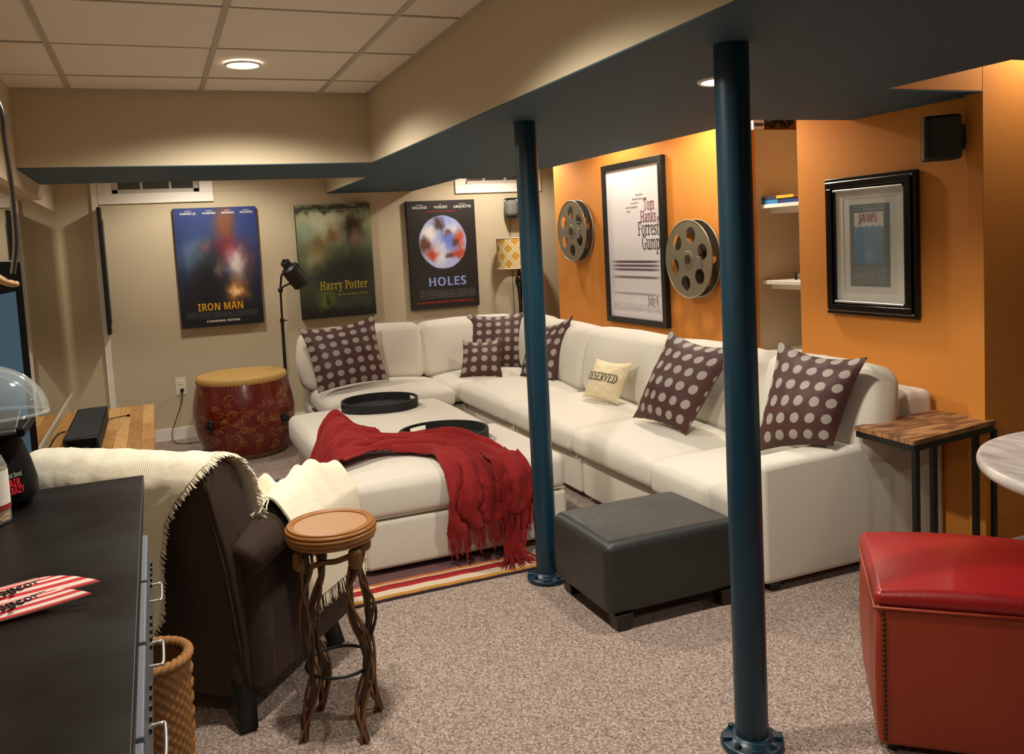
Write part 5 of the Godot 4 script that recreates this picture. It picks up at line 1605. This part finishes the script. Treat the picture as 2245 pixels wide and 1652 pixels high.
# ---------------------------------------------------------------- rattan stool
func build_stool() -> void:
	var o := thing("rattan_stool", "tall round stool with a woven rattan top on twisted vine legs", "stool", Vector3(0.42, 0, -2.44))
	obj("seat_panel", MB.new().lathe(PackedVector2Array([Vector2(0.112, 0.612), Vector2(0.11, 0.6165), Vector2(0.0, 0.6175)]), 48), bump(M.rattan.duplicate(), M.weave, 0.02), o)
	var cane := MB.new()
	var disc := func(u: float, v: float) -> Vector3:
		var a := u * TAU
		return Vector3(cos(a) * 0.108 * v, 0.6185, -sin(a) * 0.108 * v)
	cane.grid(disc, marks(0, 1, 48), marks(0.001, 1, 4), true)
	for i in cane.v.size():
		cane.uv[i] = Vector2(cane.v[i].x, cane.v[i].z) / 0.23 + Vector2(0.5, 0.5)
	obj("cane_weave", cane, M.cane, o)
	for k in 6:
		var ring := PackedVector3Array()
		var r: float = [0.112, 0.120, 0.1255, 0.127, 0.1255, 0.121][k]
		var y: float = [0.6185, 0.6205, 0.613, 0.602, 0.591, 0.580][k]
		for i in 64:
			ring.append(Vector3(cos(TAU * i / 64) * r, y, sin(TAU * i / 64) * r))
		obj("rim_cane", MB.new().tube(ring, 0.0062, 8, true), M.rattan, o)
	obj("seat_underside", MB.new().lathe(PackedVector2Array([Vector2(0, 0.574), Vector2(0.118, 0.574), Vector2(0.122, 0.58), Vector2(0.118, 0.61)]), 40), M.rattan_dark, o)
	var feet := [Vector2(-0.108, 0.036), Vector2(0.051, 0.104), Vector2(0.112, -0.043), Vector2(-0.046, -0.113)]
	for k in 4:
		var f: Vector2 = feet[k]
		var leg := PackedVector3Array()
		for i in 25:
			var t := i / 24.0
			var rr := lerpf(0.82, 1.0, t * t) + 0.10 * sin(t * 9.0 + k)
			leg.append(Vector3(f.x * rr + 0.016 * sin(t * 10.0 + k * 2.0), lerpf(0.575, 0.004, t), f.y * rr + 0.016 * cos(t * 10.0 + k * 2.0)))
		var lo := obj("leg", MB.new().tube(leg, PackedFloat32Array(range(25).map(func(i): return 0.0095 + 0.002 * sin(i * 1.1))), 10), M.vine, o)
		for vn in 3:
			var tw := PackedVector3Array()
			for i in 49:
				var t := i / 48.0
				var s := t * 24.0
				var a0: Vector3 = leg[mini(int(s), 23)].lerp(leg[mini(int(s), 23) + 1], s - mini(int(s), 23))
				var a := t * 9.0 * (1 if vn < 2 else -1) + vn * 2.1
				tw.append(a0 + Vector3(cos(a), 0, sin(a)) * (0.0155 + 0.006 * sin(t * 13.0 + vn * 2.0)))
			obj("vine", MB.new().tube(tw, 0.0048, 6), [M.rattan_dark, M.vine, mat("6b4322", 0.5)][vn], lo)
		# branch knot under the seat, arching to the next leg
		var nx: Vector2 = feet[(k + 1) % 4]
		var arch := PackedVector3Array([Vector3(f.x * 0.92, 0.50, f.y * 0.92), Vector3(f.x * 0.6 + nx.x * 0.3, 0.525, f.y * 0.6 + nx.y * 0.3), Vector3(f.x * 0.3 + nx.x * 0.6, 0.53, f.y * 0.3 + nx.y * 0.6), Vector3(nx.x * 0.92, 0.55, nx.y * 0.92)])
		obj("branch", MB.new().tube(curve(arch, 5), 0.0085, 8), M.rattan_dark, o)
		var kn := MB.new()
		stuffed(kn, Vector3(f.x * 0.92, 0.535, f.y * 0.92), Vector3(0.034, 0.06, 0.034), 0.014, 0.0, 0.004, 0.0, k)
		obj("knot", kn, M.rattan_dark, lo)
	var ring2 := PackedVector3Array()
	for i in 40:
		ring2.append(Vector3(cos(TAU * i / 40) * 0.098, 0.20, sin(TAU * i / 40) * 0.098))
	obj("foot_ring", MB.new().tube(ring2, 0.005, 8, true), M.black, o)

# ---------------------------------------------------------------- right side: side table, red cube, marble table, speaker
func build_right_side() -> void:
	var o := thing("side_table", "narrow table with a rustic wood top and black legs behind the red cube", "side table")
	var a := Vector3(2.537, 0, -2.569)
	var b := Vector3(3.03, 0, -2.61)
	var c := Vector3(3.064, 0, -2.339)
	var d := Vector3(2.526, 0, -2.273)
	var top := PackedVector2Array([Vector2(a.x, a.z), Vector2(b.x - 0.02, b.z), Vector2(c.x - 0.03, c.z), Vector2(d.x, d.z)])
	obj("table_top", plan(top, 0.585, 0.603), M.rustic, o)
	var ins := PackedVector2Array()
	var cc := Vector2.ZERO
	for p in top: cc += p / 4.0
	for p in top: ins.append(p.lerp(cc, 0.02))
	obj("top_frame", plan(ins, 0.56, 0.586), M.black, o)
	var near0 := d + Vector3(0.02, 0, -0.012)
	var near1 := c + Vector3(-0.03, 0, -0.012)
	for t in [0.0, 0.215, 0.76, 1.0]:
		var p := near0.lerp(near1, t)
		obj("leg", span(p + Vector3(-0.0105, 0.004, -0.0105), p + Vector3(0.0105, 0.565, 0.0105), 0.002), M.black, o)
	for q in [[0.0, 0.0], [1.0, 0.0]]:
		var p := near0.lerp(near1, q[0])
		obj("floor_rail", span(p + Vector3(-0.0105, 0.0, -0.2), p + Vector3(0.0105, 0.02, 0.0105), 0.002), M.black, o)
	# red leather cube
	var C := Vector3(2.01, 0, -1.668)
	o = thing("leather_cube", "glossy red leather cube stool with a domed lid and nailhead edges", "ottoman", C, deg_to_rad(-40.5))
	var s := 0.46
	var body := MB.new()
	body.rbox(Vector3(0, 0.217, 0), Vector3(s, 0.384, s), 0.014, 3, 6, func(p): return Vector3(0.008 * p.x * (1 - p.y * p.y), 0, 0.008 * p.z * (1 - p.y * p.y)))
	obj("body", body, M.leather_red_warm_lit, o)
	var lid := MB.new()
	lid.rbox(Vector3(0, 0.425, 0), Vector3(s + 0.012, 0.04, s + 0.012), 0.019, 4, 10, func(p): return Vector3(0, 0.045 * maxf(p.y, 0) * pow(1 - p.x * p.x, 0.6) * pow(1 - p.z * p.z, 0.6), 0))
	obj("lid", lid, M.leather_red, o)
	var wl := PackedVector3Array()
	var hh := s / 2 + 0.006
	for q in [Vector2(-hh, -hh), Vector2(hh, -hh), Vector2(hh, hh), Vector2(-hh, hh)]:
		wl.append(Vector3(q.x, 0.405, q.y))
	obj("piping", MB.new().tube(wl, 0.005, 8, true), M.leather_red_warm_lit, o)
	var nail := MB.new()
	nail.lathe(PackedVector2Array([Vector2(0.0052, 0), Vector2(0.0045, 0.0022), Vector2(0.0025, 0.0036), Vector2(0, 0.004)]), 8)
	var nm := nail.mesh()
	var brass := mat("4a3316", 0.35, 0.8)
	for e in [[Vector3(-s / 2, 0, s / 2), Vector3(0, 0, 1), 0.016], [Vector3(s / 2, 0, s / 2), Vector3(0, 0, 1), -0.016]]:
		for i in 26:
			var n := obj("nailhead", nm, brass, o)
			var y := 0.045 + i * 0.0137
			n.position = e[0] + Vector3(e[2], y, 0.0005 + 0.008 * (1.0 - pow((y - 0.217) / 0.192, 2.0)))
			n.basis = Basis(Vector3.RIGHT, PI / 2)
	for x in [-1, 1]:
		for z in [-1, 1]:
			obj("foot", MB.new().lathe(PackedVector2Array([Vector2(0, 0), Vector2(0.016, 0), Vector2(0.02, 0.012), Vector2(0.02, 0.03)]), 16, Vector3(x * 0.19, 0, z * 0.19)), M.black, o)
	# marble topped table
	o = thing("round_table", "round table with a grey marble top cut by the right edge", "table", Vector3(2.39, 0, -1.31))
	var R := 0.47
	obj("table_top", MB.new().lathe(PackedVector2Array([Vector2(0, 0.715), Vector2(R - 0.012, 0.715), Vector2(R - 0.003, 0.72), Vector2(R, 0.73), Vector2(R, 0.738), Vector2(R - 0.003, 0.747), Vector2(R - 0.012, 0.75), Vector2(0, 0.75)]), 96, Vector3.ZERO), M.marble, o)
	obj("pedestal", MB.new().lathe(PackedVector2Array([Vector2(0, 0), Vector2(0.2, 0), Vector2(0.2, 0.012), Vector2(0.05, 0.03), Vector2(0.032, 0.06), Vector2(0.032, 0.69), Vector2(0.12, 0.714), Vector2(0, 0.714)]), 40, Vector3(0.1, 0, 0.05)), M.black, o)
	# speaker high on the right orange wall
	o = thing("wall_speaker", "black box speaker on a bracket high on the right orange wall", "speaker", Vector3(2.925, 1.722, -2.485), deg_to_rad(-38))
	obj("body", bx(Vector3(0, 0, 0), Vector3(0.135, 0.175, 0.1), 0.016), M.black, o)
	obj("grille", bx(Vector3(0.008, 0, 0.05), Vector3(0.112, 0.155, 0.012), 0.005), mat("24231f", 0.8), o)
	obj("lit_edge", bx(Vector3(-0.066, 0, 0.02), Vector3(0.008, 0.165, 0.05), 0.003), mat("6b6347", 0.5), o)  # light on the edge of the black box, given as a paler strip
	obj("wall_bracket", join([bx(Vector3(0.075, 0.0, -0.03), Vector3(0.03, 0.1, 0.05), 0.006), bx(Vector3(0.10, 0.0, -0.045), Vector3(0.04, 0.05, 0.03), 0.005), bx(Vector3(0.118, 0.0, -0.04), Vector3(0.012, 0.11, 0.06), 0.004)]), M.black, o)

# ---------------------------------------------------------------- dresser and what stands on it
func build_dresser() -> void:
	var o := thing("dresser", "dark espresso dresser at the left front with grey-blue drawers along its side", "dresser")
	var zf := -2.18
	var zn := -0.55
	obj("top", span(Vector3(-0.61, 0.875, zf), Vector3(-0.06, 0.9, zn), 0.003), M.espresso, o)
	obj("carcass", span(Vector3(-0.605, 0.03, zf + 0.01), Vector3(-0.10, 0.876, zn + 0.01), 0.002), M.espresso, o)
	obj("plinth", span(Vector3(-0.59, 0.0, zf + 0.03), Vector3(-0.09, 0.035, zn), 0.002), M.black, o)
	var cols := [[-1.81, -1.55], [-1.54, -1.295], [-1.285, -1.03], [-1.02, -0.77]]
	var hnd := MB.new()
	hnd.tube(curve(PackedVector3Array([Vector3(0, 0, -0.042), Vector3(0.014, 0, -0.042), Vector3(0.019, 0, -0.036), Vector3(0.019, 0, 0.036), Vector3(0.014, 0, 0.042), Vector3(0, 0, 0.042)]), 4), 0.0026, 8)
	var hm := hnd.mesh()
	for c in cols:
		for r in 5:
			var y1: float = 0.865 - r * 0.132
			var xo: float = 0.0 if r == 0 else -0.03
			var dr := obj("drawer", span(Vector3(-0.10, y1 - 0.124, c[0]), Vector3(-0.052 + xo, y1, c[1]), 0.003), M.steel_blue, o)
			if r > 0: continue
			var h := obj("handle", hm, M.silver, dr)
			h.position = Vector3(-0.052, y1 - 0.062, (c[0] + c[1]) / 2 + 0.03)
			for i in 5:
				obj("rivet", bx(Vector3(-0.051, y1 - 0.055, c[0] + 0.02 + i * 0.03), Vector3(0.006, 0.008, 0.008), 0.002), M.black, dr)
	# popcorn maker
	o = thing("popcorn_maker", "black hot-air popcorn maker with a clear hood at the far end of the dresser", "popcorn maker", Vector3(-0.375, 0.9, -2.09))
	var soot := mat("090909", 0.5)
	soot.metallic_specular = 0.25
	var prof := PackedVector2Array([Vector2(0.0, 0.012), Vector2(0.098, 0.012), Vector2(0.104, 0.02), Vector2(0.103, 0.05), Vector2(0.094, 0.09), Vector2(0.082, 0.13), Vector2(0.072, 0.155), Vector2(0.06, 0.16), Vector2(0, 0.16)])
	obj("body", MB.new().lathe(prof, 40), soot, o)
	for i in 4:
		obj("foot", MB.new().lathe(PackedVector2Array([Vector2(0, 0), Vector2(0.012, 0), Vector2(0.012, 0.014)]), 12, Vector3(cos(i * PI / 2 + 0.8) * 0.08, 0, sin(i * PI / 2 + 0.8) * 0.08)), M.black, o)
	obj("collar", bx(Vector3(0.0, 0.168, 0.01), Vector3(0.20, 0.02, 0.17), 0.006), soot, o)
	var chute := MB.new()
	chute.xf = Transform3D(Basis(Vector3.RIGHT, 0.32), Vector3(0.0, 0.185, 0.055))
	chute.rbox(Vector3.ZERO, Vector3(0.17, 0.008, 0.1), 0.003, 2)
	obj("chute_tray", chute, mat("3d4042", 0.3), o)
	var clear := StandardMaterial3D.new()
	clear.albedo_color = Color(0.85, 0.9, 0.92, 0.16)
	clear.transparency = BaseMaterial3D.TRANSPARENCY_ALPHA
	clear.roughness = 0.06
	var dome := PackedVector2Array()
	for i in 15:
		var q := i / 14.0 * PI / 2
		dome.append(Vector2(cos(q) * 0.138, 0.195 + sin(q) * 0.112))
	var hood := MB.new()
	hood.xf = Transform3D(Basis.from_scale(Vector3(1, 1, 0.72)), Vector3.ZERO)
	hood.lathe(dome, 48)
	obj("clear_hood", hood, clear, o)
	var edge := PackedVector3Array()
	for i in 48:
		edge.append(Vector3(cos(TAU * i / 48) * 0.138, 0.195, sin(TAU * i / 48) * 0.0994))
	obj("hood_lip", MB.new().tube(edge, 0.0035, 6, true), clear, o)
	for k in 3:
		var rib := PackedVector3Array()
		for i in 21:
			var q := i / 20.0 * PI
			var zz := -0.045 + k * 0.045
			var sc := sqrt(1.0 - pow(zz / 0.0994, 2.0))
			rib.append(Vector3(cos(q) * 0.1385 * sc, 0.195 + sin(q) * 0.1125 * sc, zz))
		obj("hood_rib", MB.new().tube(rib, 0.0022, 6), clear, o)
	var lab := Basis(Vector3.UP, 0.72) * Basis(Vector3.RIGHT, -0.12)
	words(o, "West Bend", fnt("Droid Sans"), 0.010, Vector3(0.068, 0.076, 0.0735), lab, mat("9aa39b", 0.5), 0.036)
	words(o, "AIR", fnt("Droid Sans", 700, true), 0.016, Vector3(0.0695, 0.060, 0.0765), lab, mat("c8283a", 0.4), 0.026)
	words(o, "CRAZY", fnt("Droid Sans", 700, true), 0.015, Vector3(0.071, 0.044, 0.0785), lab, mat("c8283a", 0.4), 0.036)
	# jar of popcorn kernels
	o = thing("kernel_bottle", "clear bottle of yellow popcorn kernels with a white label at the left edge", "bottle", Vector3(-0.342, 0.9, -1.94))
	var rr := 0.037
	obj("shell", MB.new().lathe(PackedVector2Array([Vector2(0, 0.001), Vector2(rr - 0.004, 0.001), Vector2(rr, 0.006), Vector2(rr, 0.115), Vector2(rr - 0.008, 0.135), Vector2(0.018, 0.15), Vector2(0.018, 0.16)]), 36), clear, o)
	obj("kernels", MB.new().lathe(PackedVector2Array([Vector2(0, 0.003), Vector2(rr - 0.004, 0.004), Vector2(rr - 0.003, 0.008), Vector2(rr - 0.003, 0.09), Vector2(0, 0.094)]), 30), bump(tri(mat("c4913a", 0.5), 20.0), noisetex(0.1, 128, FastNoiseLite.TYPE_CELLULAR, 1, 3), 0.5), o)
	obj("label_band", MB.new().lathe(PackedVector2Array([Vector2(rr + 0.0006, 0.036), Vector2(rr + 0.0006, 0.108)]), 36), mat("ddd6c8", 0.6), o)
	obj("red_band", MB.new().lathe(PackedVector2Array([Vector2(rr + 0.0009, 0.03), Vector2(rr + 0.0009, 0.04)]), 36), mat("8f1d1c", 0.6), o)
	obj("cap", MB.new().lathe(PackedVector2Array([Vector2(0.021, 0.155), Vector2(0.025, 0.162), Vector2(0.021, 0.17), Vector2(0.026, 0.178), Vector2(0.021, 0.187), Vector2(0.026, 0.196), Vector2(0.021, 0.205), Vector2(0, 0.207)]), 28), mat("f1ece4", 0.4), o)
	# tub
	o = thing("popcorn_tub", "pink and white tub with a thick white rim at the left edge", "tub", Vector3(-0.325, 0.9, -1.5))
	obj("rim", MB.new().lathe(PackedVector2Array([Vector2(0.056, 0.07), Vector2(0.064, 0.068), Vector2(0.066, 0.075), Vector2(0.066, 0.105), Vector2(0.063, 0.11), Vector2(0.058, 0.108), Vector2(0.056, 0.07)]), 40), mat("e9e2d8", 0.4), o)
	var st := pic(256, 16, func(x, y): return c8("b3262c") if fmod(x * 18.0, 1.0) < 0.45 else c8("e4cfc6"))
	obj("cup", MB.new().lathe(PackedVector2Array([Vector2(0, 0.0), Vector2(0.046, 0.0), Vector2(0.057, 0.07)]), 40), printed(st, 0.5), o)
	# two flat striped bags
	var stripes := pic(64, 256, func(x, y): return c8("c9262c") if fmod(y * 4.5 + 0.2, 1.0) < 0.5 else c8("ecd8d0"))
	var pm := printed(stripes, 0.55)
	var quads := [[Vector3(-0.116, 0, -1.446), Vector3(-0.214, 0, -1.511), Vector3(-0.42, 0, -1.50), Vector3(-0.36, 0, -1.425)], [Vector3(-0.125, 0, -1.397), Vector3(-0.20, 0, -1.44), Vector3(-0.40, 0, -1.425), Vector3(-0.34, 0, -1.36)]]
	for k in 2:
		var q: Array = quads[k]
		var mid: Vector3 = (q[0] + q[1] + q[2] + q[3]) / 4.0
		var b := thing("popcorn_bag", ["red and white striped paper popcorn bag, the farther of two on the dresser", "red and white striped paper popcorn bag, the nearer of two on the dresser"][k], "paper bag", mid + Vector3(0, 0.9005, 0), 0.0, "popcorn bags on the dresser")
		var fz := func(u: float, v: float) -> Vector3:
			var p: Vector3 = (q[3].lerp(q[0], u) as Vector3).lerp(q[2].lerp(q[1], u), v) - mid
			p.y = 0.002 + 0.006 * sin(v * PI) + 0.010 * u * u
			return p
		obj("paper", cloth(MB.new(), fz, 20, 14, 0.003), pm, b)
		var wp: Vector3 = fz.call(0.70, 0.5)
		words(b, "Popcorn", fnt("Droid Serif", 700, true), 0.022, wp + Vector3(0, 0.0024, 0), Basis(Vector3.UP, 0.5) * Basis(Vector3.RIGHT, -PI / 2 - 0.0), M.ink, 0.085, "lettering", 0.002)
	# basket between the dresser and the armchair
	o = thing("wicker_basket", "tall oval wicker basket standing between the dresser and the armchair", "basket", Vector3(-0.092, 0, -2.31))
	var bw := MB.new()
	var rx := 0.098
	var rz := 0.092
	var wv := func(u: float, v: float) -> Vector3:
		var a := u * TAU
		var kk := lerpf(0.85, 1.0, v) + 0.03 * sin(a * 20.0 + (PI if int(v * 26.0 - 0.01) % 2 == 0 else 0.0)) * absf(sin(v * 26.0 * PI)) 
		return Vector3(cos(a) * rx * kk, 0.005 + v * 0.385, -sin(a) * rz * kk)
	bw.grid(wv, marks(0, 1, 160), marks(0, 1, 104))
	obj("woven_side", bw, M.wicker, o)
	var ins := MB.new()
	ins.grid(func(u: float, v: float) -> Vector3: return Vector3(cos(u * TAU) * rx * lerpf(0.8, 0.94, v), 0.01 + v * 0.378, -sin(u * TAU) * rz * lerpf(0.8, 0.94, v)), marks(0, 1, 40), marks(0, 1, 2), true)
	obj("lining", ins, M.rattan_dark, o)
	for q in 2:
		var tw := PackedVector3Array()
		for i in 120:
			var a := TAU * i / 120
			var b := a * 16.0 + q * PI
			tw.append(Vector3(cos(a) * (rx + cos(b) * 0.006), 0.392 + sin(b) * 0.006, -sin(a) * (rz + cos(b) * 0.006)))
		obj("braided_rim", MB.new().tube(tw, 0.0085, 8, true), M.wicker_lit, o)
	for a in [0.25, 2.2, 4.1]:
		var up := PackedVector3Array()
		for i in 40:
			var t := i / 39.0
			up.append(Vector3(cos(a) * (rx * lerpf(0.87, 1.03, t) + 0.004 * sin(t * 60.0)), 0.01 + t * 0.375, -sin(a) * (rz * lerpf(0.87, 1.03, t)) + 0.005 * cos(t * 60.0)))
		obj("corner_braid", MB.new().tube(up, 0.0085, 8), M.wicker_lit, o)

# ---------------------------------------------------------------- niche shelves
func build_niche() -> void:
	var n := ["highest white shelf in the niche, with books lying on it", "middle white shelf in the niche, with a small fence model on it", "lowest white shelf in the niche, just above the sofa back"]
	var ys := [1.532, 1.12, 0.735]
	for i in 3:
		var o := thing("wall_shelf", n[i], "shelf", Vector3(0, ys[i], 0), 0.0, "white shelves in the niche")
		obj("board", span(Vector3(3.10, -0.021, -3.825), Vector3(3.42, 0, -3.43), 0.003), M.white_trim, o)
		obj("cleat", span(Vector3(3.16, -0.05, -3.80), Vector3(3.42, -0.021, -3.43), 0.003), M.white_trim, o)
	var bk := [["e0b53a", "thin yellow book lying on top of the pile on the highest shelf", 0.026, -3.60, 0.016], ["3a3f52", "dark book lying on the far end of the pile on the highest shelf", 0.024, -3.73, 0.016], ["3d84b8", "light blue book at the bottom of the pile, far end of the shelf", 0.0, -3.72, 0.022], ["2c3f7a", "dark blue book at the bottom of the pile, near end of the shelf", 0.0, -3.56, 0.020]]
	for b in bk:
		var o := thing("book", b[1], "book", Vector3(3.19, ys[0] + 0.0005 + b[2], b[3]), 0.0, "books on the highest niche shelf")
		obj("cover", join([bx(Vector3(0, 0.0012, 0), Vector3(0.16, 0.0024, 0.135), 0.0008), bx(Vector3(0, b[4] - 0.0012, 0), Vector3(0.16, 0.0024, 0.135), 0.0008), bx(Vector3(-0.079, b[4] / 2, 0), Vector3(0.003, b[4], 0.135), 0.001)]), mat(b[0], 0.5), o)
		obj("pages", bx(Vector3(0.003, b[4] / 2, 0), Vector3(0.15, b[4] - 0.005, 0.128), 0.0005), mat("d9d2c2", 0.9), o)
	var o := thing("fence_model", "small dark fence-like ornament on the middle niche shelf", "ornament", Vector3(3.20, ys[1] + 0.0005, -3.545))
	for z in [-0.085, 0.0, 0.075]:
		obj("post", MB.new().lathe(PackedVector2Array([Vector2(0, 0), Vector2(0.009, 0), Vector2(0.006, 0.008), Vector2(0.0045, 0.03), Vector2(0.008, 0.036), Vector2(0.004, 0.042), Vector2(0, 0.044)]), 12, Vector3(0, 0, z)), M.black, o)
	obj("rail", span(Vector3(-0.004, 0.012, -0.07), Vector3(0.004, 0.034, 0.10), 0.001), mat("7a6f60", 0.5), o)
	# things standing on the ledge above the niche
	o = thing("licence_plate_box", "small white box standing on the ledge above the niche beside the post", "box", Vector3(3.10, 1.939, -3.815))
	obj("box", span(Vector3(-0.03, 0, -0.03), Vector3(0.045, 0.056, 0.03), 0.004), mat("e8e0dc", 0.5), o)
	obj("stripe", span(Vector3(-0.022, 0.018, 0.0298), Vector3(0.038, 0.036, 0.0312), 0.0003), mat("4a4f78", 0.5), o)
	var lf := [[3.215, "dark leafy ornament on the ledge above the niche, next to the white box"], [3.315, "dark leafy ornament on the ledge above the niche, nearest the orange wall"]]
	for q in lf:
		var p := thing("dark_ornament", q[1], "ornament", Vector3(q[0], 1.939, -3.81))
		for i in 9:
			var m := MB.new()
			var a := i * 0.7
			m.xf = Transform3D(Basis(Vector3.UP, a) * Basis(Vector3.RIGHT, 0.7), Vector3((i - 4) * 0.0095, 0.033 + 0.006 * (i % 3), 0))
			stuffed(m, Vector3.ZERO, Vector3(0.028, 0.006, 0.06), 0.0025, 0.004, 0.0)
			obj("leaf", m, mat(["3c2a1c", "1f1914", "55422e"][i % 3], 0.6), p)
